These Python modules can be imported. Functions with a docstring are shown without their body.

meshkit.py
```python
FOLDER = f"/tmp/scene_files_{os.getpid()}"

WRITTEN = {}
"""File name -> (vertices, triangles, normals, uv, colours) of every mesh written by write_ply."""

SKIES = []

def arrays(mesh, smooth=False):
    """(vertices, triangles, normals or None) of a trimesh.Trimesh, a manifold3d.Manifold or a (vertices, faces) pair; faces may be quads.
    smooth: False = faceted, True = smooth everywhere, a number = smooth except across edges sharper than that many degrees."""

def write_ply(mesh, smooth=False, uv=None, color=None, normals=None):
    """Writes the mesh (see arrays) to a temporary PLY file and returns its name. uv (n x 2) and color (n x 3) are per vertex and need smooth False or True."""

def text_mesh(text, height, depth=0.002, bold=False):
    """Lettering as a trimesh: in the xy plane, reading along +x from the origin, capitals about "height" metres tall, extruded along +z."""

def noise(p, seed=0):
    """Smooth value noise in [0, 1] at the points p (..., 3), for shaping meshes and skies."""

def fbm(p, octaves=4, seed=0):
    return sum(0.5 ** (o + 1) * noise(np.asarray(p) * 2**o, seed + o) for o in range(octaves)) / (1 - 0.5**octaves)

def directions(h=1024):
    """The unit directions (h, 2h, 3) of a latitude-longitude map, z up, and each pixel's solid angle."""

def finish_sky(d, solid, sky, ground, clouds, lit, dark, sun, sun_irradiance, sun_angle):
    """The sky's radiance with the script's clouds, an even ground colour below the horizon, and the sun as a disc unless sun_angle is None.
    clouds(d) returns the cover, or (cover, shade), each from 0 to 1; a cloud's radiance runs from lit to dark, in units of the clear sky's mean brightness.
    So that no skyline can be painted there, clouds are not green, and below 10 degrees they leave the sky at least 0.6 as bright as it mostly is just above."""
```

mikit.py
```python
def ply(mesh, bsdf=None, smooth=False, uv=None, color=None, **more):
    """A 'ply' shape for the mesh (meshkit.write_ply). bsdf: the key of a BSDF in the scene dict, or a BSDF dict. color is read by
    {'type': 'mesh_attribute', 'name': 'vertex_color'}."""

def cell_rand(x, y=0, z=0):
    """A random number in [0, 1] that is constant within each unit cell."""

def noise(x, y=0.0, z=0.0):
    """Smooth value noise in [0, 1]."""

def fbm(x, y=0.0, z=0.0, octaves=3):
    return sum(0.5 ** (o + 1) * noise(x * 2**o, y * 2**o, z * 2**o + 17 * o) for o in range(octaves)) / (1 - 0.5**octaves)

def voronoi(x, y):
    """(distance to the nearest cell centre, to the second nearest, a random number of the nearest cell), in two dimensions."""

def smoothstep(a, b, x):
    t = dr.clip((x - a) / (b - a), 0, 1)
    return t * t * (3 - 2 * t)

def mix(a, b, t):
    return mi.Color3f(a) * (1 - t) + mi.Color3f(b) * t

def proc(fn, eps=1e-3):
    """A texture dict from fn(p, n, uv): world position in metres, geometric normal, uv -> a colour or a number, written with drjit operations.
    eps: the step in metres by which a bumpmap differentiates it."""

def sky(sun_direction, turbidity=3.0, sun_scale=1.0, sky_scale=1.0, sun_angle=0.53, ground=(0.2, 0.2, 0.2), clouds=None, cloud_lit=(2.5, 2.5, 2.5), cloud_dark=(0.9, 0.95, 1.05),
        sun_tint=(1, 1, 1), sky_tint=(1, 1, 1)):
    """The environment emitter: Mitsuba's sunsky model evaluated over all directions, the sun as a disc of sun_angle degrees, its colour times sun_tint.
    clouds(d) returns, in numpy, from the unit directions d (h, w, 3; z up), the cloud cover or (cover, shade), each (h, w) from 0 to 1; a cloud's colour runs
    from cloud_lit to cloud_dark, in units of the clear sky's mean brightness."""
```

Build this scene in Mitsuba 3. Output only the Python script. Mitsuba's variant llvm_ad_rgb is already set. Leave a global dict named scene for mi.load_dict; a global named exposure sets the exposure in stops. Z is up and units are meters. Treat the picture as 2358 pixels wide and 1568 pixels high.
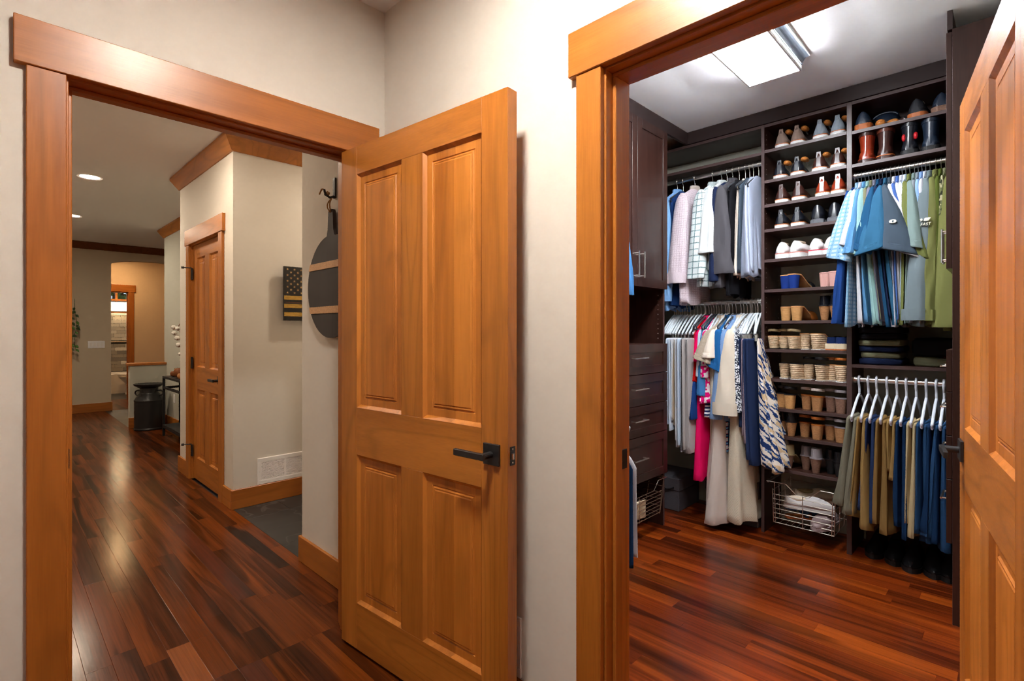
import math, random
import numpy as np, trimesh, manifold3d, drjit as dr, mitsuba as mi, mikit, meshkit
from mikit import noise, fbm, voronoi, cell_rand, smoothstep, mix

T = mi.ScalarTransform4f
rng = np.random.default_rng(7)
random.seed(7)
scene, labels = {'type': 'scene'}, {}

# ------------------------------------------------------------------ camera, light, exposure
YAW = math.atan(1158 / 1179.0)                        # room axes measured from the optical axis
CAM = [0.0, 0.0, 1.296]
scene['camera'] = {'type': 'perspective', 'fov': 90.0, 'fov_axis': 'x', 'near_clip': 0.02, 'far_clip': 100.0,
                   'principal_point_offset_y': 21.0 / 1568, 'principal_point_offset_x': 0.0,
                   'to_world': T().look_at(origin=CAM, target=[math.cos(YAW), math.sin(YAW), 1.296], up=[0, 0, 1])}
scene['daylight'] = mikit.sky([0.3, 0.6, 0.75], turbidity=3.0, sun_scale=0.15, sky_scale=0.30)
CLOSET_LAMP = (6.5, 6.75, 7.1)
ROOM_LAMP = (70.0, 64.5, 57.5)
HALL_LAMP = (44.0, 36.5, 28.0)
LANDING_LAMP = (23.0, 14.2, 6.8)
exposure = 3.2

# ------------------------------------------------------------------ bookkeeping
_used = set()


def numbered(k):
    if k not in _used:
        _used.add(k)
        return k
    i = 1
    while f'{k}_{i:03d}' in _used:
        i += 1
    _used.add(f'{k}_{i:03d}')
    return f'{k}_{i:03d}'


def tag(key, label=None, cat=None, group=None, kind=None):
    d = labels.setdefault(key, {})
    for n, v in (('label', label), ('category', cat), ('group', group), ('kind', kind)):
        if v:
            d[n] = v
    return key


def thing(name, label=None, cat=None, group=None, kind=None):
    return tag(numbered(name), label, cat, group, kind)


def shape(mesh, bsdf, smooth=False, uv=None, **more):
    return mikit.ply(mesh, bsdf, smooth=smooth, uv=uv, **more)


def part(parent, name, mesh, bsdf, smooth=False, uv=None, label=None, kind=None, tw=None):
    key = numbered(f'{parent}__{name}')
    d = dict(mesh) if isinstance(mesh, dict) else shape(mesh, bsdf, smooth, uv)
    if isinstance(mesh, dict) and bsdf is not None:
        d['bsdf'] = {'type': 'ref', 'id': bsdf}
    if tw is not None:
        d['to_world'] = tw
    scene[key] = d
    if label or kind:
        tag(key, label, None, None, kind)
    return key


def single(name, mesh, bsdf, label=None, cat=None, group=None, kind=None, smooth=False, uv=None, tw=None):
    key = thing(name, label, cat, group, kind)
    d = dict(mesh) if isinstance(mesh, dict) else shape(mesh, bsdf, smooth, uv)
    if tw is not None:
        d['to_world'] = tw
    scene[key] = d
    return key


# ------------------------------------------------------------------ mesh helpers
def M(v, f):
    return trimesh.Trimesh(np.asarray(v, float), np.asarray(f, int), process=False)


def cat(*ms):
    out = []
    for m in ms:
        out += m if isinstance(m, list) else [m]
    return trimesh.util.concatenate(out)


def box(x0, x1, y0, y1, z0, z1):
    b = trimesh.creation.box(extents=(abs(x1 - x0), abs(y1 - y0), abs(z1 - z0)))
    b.apply_translation(((x0 + x1) / 2, (y0 + y1) / 2, (z0 + z1) / 2))
    return b


def cbox(x0, x1, y0, y1, z0, z1, c=0.002):
    """A box with chamfered edges."""
    x0, x1 = min(x0, x1), max(x0, x1); y0, y1 = min(y0, y1), max(y0, y1); z0, z1 = min(z0, z1), max(z0, z1)
    c = min(c, (x1 - x0) / 3, (y1 - y0) / 3, (z1 - z0) / 3)
    pts = []
    for sx in (0, 1):
        for sy in (0, 1):
            for sz in (0, 1):
                p = [x1 if sx else x0, y1 if sy else y0, z1 if sz else z0]
                q = [x1 - c if sx else x0 + c, y1 - c if sy else y0 + c, z1 - c if sz else z0 + c]
                pts += [[p[0], q[1], q[2]], [q[0], p[1], q[2]], [q[0], q[1], p[2]]]
    h = manifold3d.Manifold.hull_points(np.array(pts, np.float32)).to_mesh()
    return M(h.vert_properties[:, :3], h.tri_verts)


def loft(rings, caps=True):
    R = np.asarray(rings, float)
    L, n, _ = R.shape
    v = R.reshape(-1, 3)
    i, j = np.meshgrid(np.arange(L - 1), np.arange(n), indexing='ij')
    a, b = i * n + j, i * n + (j + 1) % n
    f = [np.stack([a, b, b + n], -1).reshape(-1, 3), np.stack([a, b + n, a + n], -1).reshape(-1, 3)]
    if caps:
        v = np.vstack([v, R[0].mean(0), R[-1].mean(0)])
        k = np.arange(n)
        f.append(np.stack([(k + 1) % n, k, np.full(n, L * n)], 1))
        f.append(np.stack([(L - 1) * n + k, (L - 1) * n + (k + 1) % n, np.full(n, L * n + 1)], 1))
    return M(v, np.vstack(f))


def tube(pts, r, n=8, closed=False):
    p = np.asarray(pts, float)
    if closed:
        t = np.roll(p, -1, 0) - np.roll(p, 1, 0)
    else:
        t = np.gradient(p, axis=0)
    t /= np.linalg.norm(t, axis=1, keepdims=True) + 1e-12
    a = np.cross(t[0], [0, 0, 1.0]) if abs(t[0][2]) < 0.9 else np.cross(t[0], [1.0, 0, 0])
    a /= np.linalg.norm(a)
    ang = np.arange(n) * 2 * np.pi / n
    rings = []
    rr = np.broadcast_to(r, (len(p),))
    for k in range(len(p)):
        a = a - t[k] * np.dot(a, t[k])
        a /= np.linalg.norm(a) + 1e-12
        b = np.cross(t[k], a)
        rings.append(p[k] + rr[k] * (np.cos(ang)[:, None] * a + np.sin(ang)[:, None] * b))
    if closed:
        rings.append(rings[0])
        return loft(rings, caps=False)
    return loft(rings)


def lathe(profile, n=32, centre=(0, 0)):
    """profile: (radius, z) pairs from bottom to top."""
    ang = np.arange(n) * 2 * np.pi / n
    return loft([np.stack([centre[0] + r * np.cos(ang), centre[1] + r * np.sin(ang), np.full(n, z)], 1) for r, z in profile])


def prism(poly, h0, h1, axis='z', holes=()):
    """Polygon extruded along an axis. Polygon coordinates: z -> (x, y), y -> (x, z), x -> (y, z)."""
    loops = [np.asarray(poly, float)] + [np.asarray(q, float) for q in holes]
    cs = manifold3d.CrossSection([l.tolist() for l in loops], manifold3d.FillRule.EvenOdd)
    m = cs.extrude(h1 - h0).to_mesh()
    v, f = np.array(m.vert_properties[:, :3], float), np.array(m.tri_verts)
    v[:, 2] += h0
    if axis == 'y':
        v = np.stack([v[:, 0], v[:, 2], v[:, 1]], 1); f = f[:, ::-1]
    elif axis == 'x':
        v = np.stack([v[:, 2], v[:, 0], v[:, 1]], 1)
    return M(v, f)


def moved(m, t):
    m = m.copy()
    m.apply_translation(t)
    return m


def turned(m, deg, axis=(0, 0, 1), about=(0, 0, 0)):
    m = m.copy()
    m.apply_transform(trimesh.transformations.rotation_matrix(math.radians(deg), axis, about))
    return m


def at(x, y, z, deg=0):
    t = T().translate([x, y, z])
    return t.rotate([0, 0, 1], deg) if deg else t


def ball(c, r, sub=2):
    m = trimesh.creation.icosphere(subdivisions=sub, radius=1.0)
    m.apply_scale(r)
    m.apply_translation(c)
    return m


# ------------------------------------------------------------------ materials
def lin(c):
    c = np.asarray(c, float) / 255
    return np.where(c <= 0.04045, c / 12.92, ((c + 0.055) / 1.055) ** 2.4).tolist()


def rgb(c):
    return {'type': 'rgb', 'value': [float(x) for x in c]}


def pmat(key, colour, rough=0.5, spec=0.5, metal=0.0, **more):
    col = colour if isinstance(colour, dict) else rgb(colour)
    scene[key] = {'type': 'twosided', 'bsdf': {'type': 'principled', 'base_color': col, 'roughness': rough, 'specular': spec, 'metallic': metal, **more}}
    return key


def fabric(key, colour, rough=0.9, sheen=0.3):
    return pmat(key, colour if isinstance(colour, dict) else lin(colour), rough, 0.15, sheen=sheen)


def wood_tex(axis, dark, light, seed=0.0, stave=0.0, contrast=1.0):
    dark, light = [float(q) for q in dark], [float(q) for q in light]

    def f(p, n, uv):
        a, b, l = {'z': (p.x, p.y, p.z), 'x': (p.y, p.z, p.x), 'y': (p.x, p.z, p.y)}[axis]
        tone = mi.Float(0.0)
        off = mi.Float(seed)
        if stave:
            c = dr.floor((p.x + p.y) / stave + seed)
            tone = (cell_rand(c, 3, 1) - 0.5) * 0.42
            off = seed + c * 7.3
        w = fbm(a * 5 + off, b * 5, l * 0.7 + off)
        fig = noise(a * 9 + off * 3.1 + w * 1.5, b * 9, l * 0.8 + off)
        g = noise(a * 46 + w * 6, b * 46 + off, l * 1.6)
        fine = noise(a * 420, b * 420, l * 14 + off)
        ring = 0.5 + 0.5 * dr.sin(fig * 30 + w * 9)
        ring = ring * ring * ring * ring * ring * ring * ring * ring
        t = dr.clip(0.55 + contrast * (0.55 * (fig - 0.5) + 0.30 * (g - 0.5) + 0.2 * (fine - 0.5)) + tone, 0, 1)
        return mix(dark, light, t) * (1 - 0.13 * contrast * ring)
    return mikit.proc(f)


CH_D, CH_L = np.array([0.220, 0.054, 0.0060]), np.array([0.440, 0.146, 0.0215])
GO_D, GO_L = np.array([0.245, 0.066, 0.0075]), np.array([0.480, 0.172, 0.026])


def cherry(key, axis, seed, stave=0.0, k=1.0, contrast=1.0, golden=False):
    d, l = (GO_D, GO_L) if golden else (CH_D, CH_L)
    return pmat(key, wood_tex(axis, d * k, l * k, seed, stave, contrast), 0.36, 0.5, clearcoat=0.35, clearcoat_gloss=0.65)


cherry('cherry_upright', 'z', 1.3)
cherry('cherry_stile', 'z', 8.7, contrast=1.1, golden=True)
cherry('cherry_along_x', 'x', 4.1)
cherry('cherry_along_y', 'y', 5.9, golden=True)
cherry('cherry_panel', 'z', 11.3, stave=0.085, golden=True, k=1.18)
cherry('cherry_panel_x', 'z', 2.9, stave=0.11, k=1.2)
pmat('cherry_dark', wood_tex('y', [0.10, 0.03, 0.008], [0.2, 0.065, 0.016], 3.0), 0.4, 0.4)

BROWN_D, BROWN_L = [0.015, 0.0062, 0.0048], [0.043, 0.0160, 0.0110]
pmat('cabinet_wood', wood_tex('z', BROWN_D, BROWN_L, 6.1, contrast=1.0), 0.30, 0.42)
pmat('cabinet_wood_flat', wood_tex('y', BROWN_D, BROWN_L, 2.2, contrast=0.5), 0.36, 0.30)
pmat('cabinet_crown', wood_tex('y', [0.019, 0.0105, 0.010], [0.040, 0.023, 0.021], 4.4, contrast=0.4), 0.45, 0.4)
pmat('shelf_edge', wood_tex('y', [0.042, 0.022, 0.0205], [0.080, 0.045, 0.041], 1.4, contrast=0.5), 0.4, 0.5)
pmat('pin_hole_metal', [0.75, 0.72, 0.66], 0.35, 0.5)


def plank_tex(seed, dark, light, streak):
    dark, light = [float(q) for q in dark], [float(q) for q in light]

    def f(p, n, uv):
        row = dr.floor(p.x / 0.0832)
        s = cell_rand(row, 5, 2) * 31.0 + seed * 17.3
        w = fbm(p.x * 8 + s, p.y * 0.9 + s, 0.0)
        fig = noise(p.x * 26 + w * 4 + s, p.y * 1.3 + s)
        g = noise(p.x * 150 + s, p.y * 3.0)
        fine = noise(p.x * 520, p.y * 10 + s)
        t = dr.clip(0.5 + 0.85 * (fig - 0.5) + 0.4 * (g - 0.5) + 0.3 * (fine - 0.5), 0, 1)
        st = smoothstep(0.60, 0.72, noise(p.x * 17 + w * 2.5 + s * 2, p.y * 0.8 + s)) * streak
        return mix(dark, light, t) * (1 - st)
    return mikit.proc(f)


FLOORS = []
DIMMED_FLOORS = []  # same wood as FLOORS, its colour darkened in place of the hall's dimmer light
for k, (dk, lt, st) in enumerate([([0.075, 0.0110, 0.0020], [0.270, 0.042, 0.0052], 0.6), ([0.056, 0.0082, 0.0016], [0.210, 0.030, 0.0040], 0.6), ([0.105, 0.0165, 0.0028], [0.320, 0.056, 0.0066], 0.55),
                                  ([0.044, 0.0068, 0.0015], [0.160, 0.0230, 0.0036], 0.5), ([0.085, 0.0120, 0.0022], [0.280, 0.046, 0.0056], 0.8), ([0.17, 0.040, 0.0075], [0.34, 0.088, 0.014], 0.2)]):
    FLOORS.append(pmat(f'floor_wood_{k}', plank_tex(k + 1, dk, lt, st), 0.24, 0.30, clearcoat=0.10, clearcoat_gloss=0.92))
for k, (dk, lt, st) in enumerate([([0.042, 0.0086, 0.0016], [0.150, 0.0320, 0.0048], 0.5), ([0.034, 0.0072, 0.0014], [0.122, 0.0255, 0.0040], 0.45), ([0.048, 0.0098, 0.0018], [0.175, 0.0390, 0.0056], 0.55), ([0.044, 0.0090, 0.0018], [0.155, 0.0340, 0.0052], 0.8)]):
    DIMMED_FLOORS.append(pmat(f'floor_wood_dimmed_{k}', plank_tex(k + 11, dk, lt, st), 0.19, 0.15, clearcoat=0.03, clearcoat_gloss=0.95))
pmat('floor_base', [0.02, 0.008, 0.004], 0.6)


def slate_tex(p, n, uv):
    c = fbm(p.x * 4, p.y * 4, 0.0, octaves=5)
    v = smoothstep(0.485, 0.5, fbm(p.x * 3 + 9, p.y * 3, 2.0, octaves=4)) * (1 - smoothstep(0.5, 0.515, fbm(p.x * 3 + 9, p.y * 3, 2.0, octaves=4)))
    return mix([0.010, 0.0095, 0.009], [0.034, 0.032, 0.031], c) * (1 + 1.0 * v)


pmat('slate', mikit.proc(slate_tex), 0.45, 0.5)
pmat('slate_grout', [0.05, 0.046, 0.042], 0.8)


def plaster(key, c, amp=0.02):
    def f(p, n, uv):
        g = fbm(p.x * 60, p.y * 60, p.z * 60)
        return mi.Color3f(list(c)) * (1 - amp + 2 * amp * g)
    return pmat(key, mikit.proc(f), 0.75, 0.2)


plaster('wall_paint', [0.62, 0.58, 0.52])
plaster('wall_sage', [0.46, 0.455, 0.39])
plaster('wall_olive', [0.56, 0.47, 0.35])
plaster('wall_tan', [0.64, 0.50, 0.35])
plaster('ceiling_paint', [0.70, 0.68, 0.66], 0.01)
plaster('closet_ceiling_paint', [0.80, 0.80, 0.80], 0.01)
plaster('closet_paint', [0.40, 0.39, 0.33], 0.01)
pmat('black_iron', [0.012, 0.012, 0.013], 0.38, 0.5)
pmat('black_metal', [0.010, 0.010, 0.011], 0.5, 0.4)
pmat('nickel', [0.72, 0.68, 0.62], 0.30, 0.5, 1.0)
pmat('chrome', [0.80, 0.80, 0.80], 0.18, 0.5, 1.0)
pmat('steel', [0.60, 0.60, 0.62], 0.35, 0.5, 1.0)
pmat('bronze_wire', [0.62, 0.53, 0.42], 0.30, 0.5, 1.0)
pmat('white_enamel', [0.78, 0.76, 0.74], 0.4, 0.5)
pmat('white_plastic', [0.80, 0.80, 0.82], 0.35, 0.5)
pmat('porcelain', [0.80, 0.74, 0.66], 0.12, 0.6)
pmat('lamp_grey', [0.16, 0.19, 0.23], 0.35, 0.5, 0.4)
pmat('lamp_rim', [0.55, 0.56, 0.58], 0.35, 0.5)
pmat('dark_gap', [0.01, 0.008, 0.007], 0.9)

# ------------------------------------------------------------------ the setting: levels and planes
CEIL = 2.72
YA, XB = 2.014, 1.236                # room faces of the hall wall and of the closet wall
TA, TB = 0.115, 0.115
XS, XW = 3.495, 3.83                 # shelf fronts and back wall of the closet
YL, YR = 2.014, -0.14                # side walls of the closet
DOOR_H = 2.044


def wall(name, poly, h0, h1, axis, mat='wall_paint', holes=()):
    return single(name, prism(poly, h0, h1, axis, holes), mat, kind='structure')


wall('wall_left', [(-2.7, 0), (0.143, 0), (0.143, 2.066), (1.097, 2.066), (1.097, 0), (XB + 0.0005, 0), (XB + 0.0005, CEIL), (-2.7, CEIL)], YA, YA + TA, 'y')
wall('wall_right', [(-2.7, 0), (-0.055, 0), (-0.055, 2.066), (0.856, 2.066), (0.856, 0), (YA, 0), (YA, CEIL), (-2.7, CEIL)], XB, XB + TB - 0.006, 'x')
# closet faces of those walls have their own paint
single('wall_closet_front', prism([(-0.3, 0), (-0.055, 0), (-0.055, 2.066), (0.856, 2.066), (0.856, 0), (YL, 0), (YL, CEIL), (-0.3, CEIL)], XB + TB - 0.006, XB + TB, 'x'), 'closet_paint', kind='structure')
single('wall_closet_left', box(XB + 0.001, XW, YA, YA + TA, 0, CEIL), 'closet_paint', kind='structure')
single('wall_closet_back', box(XW, XW + 0.1, YR - 0.1, YL + TA, 0, CEIL), 'closet_paint', kind='structure')
single('wall_closet_right', box(XB + TB, XW, YR - 0.1, YR, 0, CEIL), 'closet_paint', kind='structure')
single('wall_bedroom_left', box(-2.8, -2.7, -2.8, YA + TA, 0, CEIL), 'wall_paint', kind='structure')
single('wall_bedroom_back', box(-2.7, XB + TB, -2.8, -2.7, 0, CEIL), 'wall_paint', kind='structure')
# hall
single('wall_hall_near', box(XB, 3.3, YA + TA, 2.88, 0, CEIL), 'wall_paint', kind='structure')
single('wall_alcove_end', box(3.2, 3.3, 2.88, 4.06, 0, CEIL), 'wall_paint', kind='structure')
D3A, D3B = 4.330, 5.189              # rough opening of the closed hall door
wall('wall_hall_right', [(4.06, 0), (D3A, 0), (D3A, 2.066), (D3B, 2.066), (D3B, 0), (5.543, 0), (5.543, CEIL), (4.06, CEIL)], XB, XB + TB, 'x')
single('wall_alcove', box(XB + TB, 3.3, 4.06, 4.175, 0, CEIL), 'wall_paint', kind='structure')
single('wall_recess_return', box(XB + TB, 1.83, 5.43, 5.543, 0, CEIL), 'wall_sage', kind='structure')
single('wall_recess', box(1.714, 1.83, 5.543, 8.55, 0, CEIL), 'wall_sage', kind='structure')
single('wall_hall_left', box(-0.45, -0.35, YA + TA, 10.67, 0, CEIL), 'wall_paint', kind='structure')
arch = [(-0.45, 0), (1.38, 0), (1.38, 2.395)] + [(1.905 - 0.525 * math.cos(a), 2.395 + 0.085 * math.sin(a)) for a in np.linspace(0, math.pi, 17)[1:-1]] + [(2.43, 2.395), (2.43, 0), (3.6, 0), (3.6, CEIL), (-0.45, CEIL)]
wall('wall_hall_end', arch, 10.55, 10.67, 'y', 'wall_olive')
single('wall_landing_right', box(3.5, 3.6, 8.0, 12.2, 0, CEIL), 'wall_tan', kind='structure')
single('wall_landing_near', box(1.83, 3.6, 8.0, 8.1, 0, CEIL), 'wall_tan', kind='structure')
wall('wall_landing_end', [(0.2, 0), (1.03, 0), (1.03, 2.066), (1.876, 2.066), (1.876, 0), (3.6, 0), (3.6, CEIL), (0.2, CEIL)], 12.2, 12.315, 'y', 'wall_tan')
single('wall_landing_left', box(0.2, 0.3, 10.67, 12.2, 0, CEIL), 'wall_tan', kind='structure')
wall('wall_bathroom_back', [(0.7, 0), (3.0, 0), (3.0, CEIL), (0.7, CEIL)], 14.1, 14.2, 'y', 'wall_paint', holes=[[(1.2, 1.70), (2.5, 1.70), (2.5, 2.30), (1.2, 2.30)]])
single('wall_bathroom_left', box(0.6, 0.7, 12.315, 14.2, 0, CEIL), 'wall_paint', kind='structure')
single('wall_bathroom_right', box(3.0, 3.1, 12.315, 14.2, 0, CEIL), 'wall_paint', kind='structure')
wall('ceiling', [(-2.8, -2.8), (XB, -2.8), (XB, 2.88), (3.3, 2.88), (3.6, 5.5), (3.6, 14.2), (-0.45, 14.2), (-0.45, YA + 0.05), (-2.8, YA + 0.05)], CEIL, CEIL + 0.08, 'z', 'ceiling_paint')
single('ceiling_closet', box(XB + 0.002, XW + 0.1, YR - 0.1, YL + 0.1, CEIL - 0.001, CEIL + 0.079), 'closet_ceiling_paint', kind='structure')
pony = thing('wall_half', kind='structure')
part(pony, 'panel', box(1.302, 1.714, 8.43, 8.55, 0, 0.835), 'wall_sage')
part(pony, 'cap', cbox(1.277, 1.714, 8.405, 8.575, 0.835, 0.868, 0.004), 'cherry_along_x')

# floor: slab, planks one by one, slate tiles one by one
floor = thing('floor', kind='structure')
part(floor, 'subfloor', box(-2.8, 3.9, -2.8, 14.2, -0.12, -0.012), 'floor_base')
PW = 0.0832


def plank_mesh(x0, x1, y0, y1):
    g, c = 0.00025, 0.0006
    a = np.array([[x0 + g, y0 + g], [x1 - g, y0 + g], [x1 - g, y1 - g], [x0 + g, y1 - g]])
    b = np.array([[x0 + g + c, y0 + g + c], [x1 - g - c, y0 + g + c], [x1 - g - c, y1 - g - c], [x0 + g + c, y1 - g - c]])
    v = np.vstack([np.c_[a, np.full(4, -0.012)], np.c_[a, np.full(4, -0.00012)], np.c_[b, np.zeros(4)]])
    f = []
    for k in range(4):
        for s in (0, 4):
            i, j = s + k, s + (k + 1) % 4
            f += [[i, j, j + 4], [i, j + 4, i + 4]]
    f += [[8, 9, 10], [8, 10, 11]]
    return M(v, f)


prng = random.Random(21)
plank_list = []


def lay(xa, xb, ya, yb, lo=0.45, hi=1.35, wt=(26, 22, 20, 18, 11, 3)):
    for r in range(math.floor(xa / PW), math.ceil(xb / PW)):
        x0, x1 = max(r * PW, xa), min((r + 1) * PW, xb)
        if x1 - x0 < 0.004:
            continue
        y = ya
        while y < yb - 1e-6:
            e = y + prng.uniform(lo, hi) * (0.45 if y == ya else 1)
            if yb - e < 0.25:
                e = yb
            plank_list.append((x0, x1, y, min(e, yb), prng.choices(range(len(wt)), wt)[0]))
            y = e


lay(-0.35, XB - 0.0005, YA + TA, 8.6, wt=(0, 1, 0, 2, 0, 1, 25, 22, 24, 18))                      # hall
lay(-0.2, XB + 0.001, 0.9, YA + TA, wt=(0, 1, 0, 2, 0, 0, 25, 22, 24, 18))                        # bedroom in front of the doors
lay(XB + 0.001, XW, YR, YL)                                # closet
near = sorted(plank_list, key=lambda q: (max(0, q[2] - 2.0) if q[0] < XB else 0))
seen = [q for q in near if q[3] > q[0] * 0 and not (q[0] < XB and q[1] < 0.085 * q[3] - 0.05 and q[3] > 2.0)]
hidden = [q for q in near if q not in seen]
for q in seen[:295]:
    part(floor, 'plank', plank_mesh(*q[:4]), (FLOORS + DIMMED_FLOORS)[q[4]])
rest = seen[295:] + hidden
if rest:
    part(floor, 'plank_field', cat([plank_mesh(*q[:4]) for q in rest]), DIMMED_FLOORS[0], kind='stuff')
plank_list = []
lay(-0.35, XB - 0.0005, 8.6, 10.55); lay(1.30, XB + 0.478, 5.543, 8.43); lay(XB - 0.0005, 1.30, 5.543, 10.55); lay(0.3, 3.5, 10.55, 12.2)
part(floor, 'far_planks', cat([plank_mesh(*q[:4]) for q in plank_list]), DIMMED_FLOORS[1], kind='stuff')
plank_list = []
lay(-2.7, -0.2, -2.7, YA); lay(-0.2, XB + 0.001, -2.7, 0.9)
part(floor, 'bedroom_planks', cat([plank_mesh(*q[:4]) for q in plank_list]), FLOORS[2], kind='stuff')


def tiles(xa, xb, ya, yb, w, l, group):
    j, y = 0, ya
    part(floor, group + '_grout', box(xa, xb, ya, yb, -0.012, -0.003), 'slate_grout')
    while y < yb - 0.01:
        x = xa - (l / 2 if j % 2 else 0)
        while x < xb - 0.01:
            x0, x1 = max(x, xa), min(x + l, xb)
            if x1 - x0 > 0.02:
                part(floor, group, cbox(x0 + 0.001, x1 - 0.001, y + 0.001, min(y + w, yb) - 0.001, -0.011, 0.0, 0.001), 'slate')
            x += l
        y += w
        j += 1


tiles(XB + 0.0005, 3.2, 2.88, 4.06, 0.30, 0.60, 'slate_tile')
tiles(1.30, 3.5, 8.55, 10.55, 0.30, 0.60, 'landing_tile')
tiles(0.7, 3.0, 12.2, 14.1, 0.45, 0.45, 'bathroom_tile')


# ------------------------------------------------------------------ door casings, doors, baseboards, crown
def xmap(o, ang):
    """Local (s along, t out of face, z) to world: s direction at angle ang, t to its right."""
    c, s = math.cos(ang), math.sin(ang)
    def f(m):
        m = m.copy()
        v = np.array(m.vertices)
        m.vertices = np.stack([o[0] + v[:, 0] * c - v[:, 1] * s, o[1] + v[:, 0] * s + v[:, 1] * c, v[:, 2]], 1)
        return m
    return f


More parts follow.
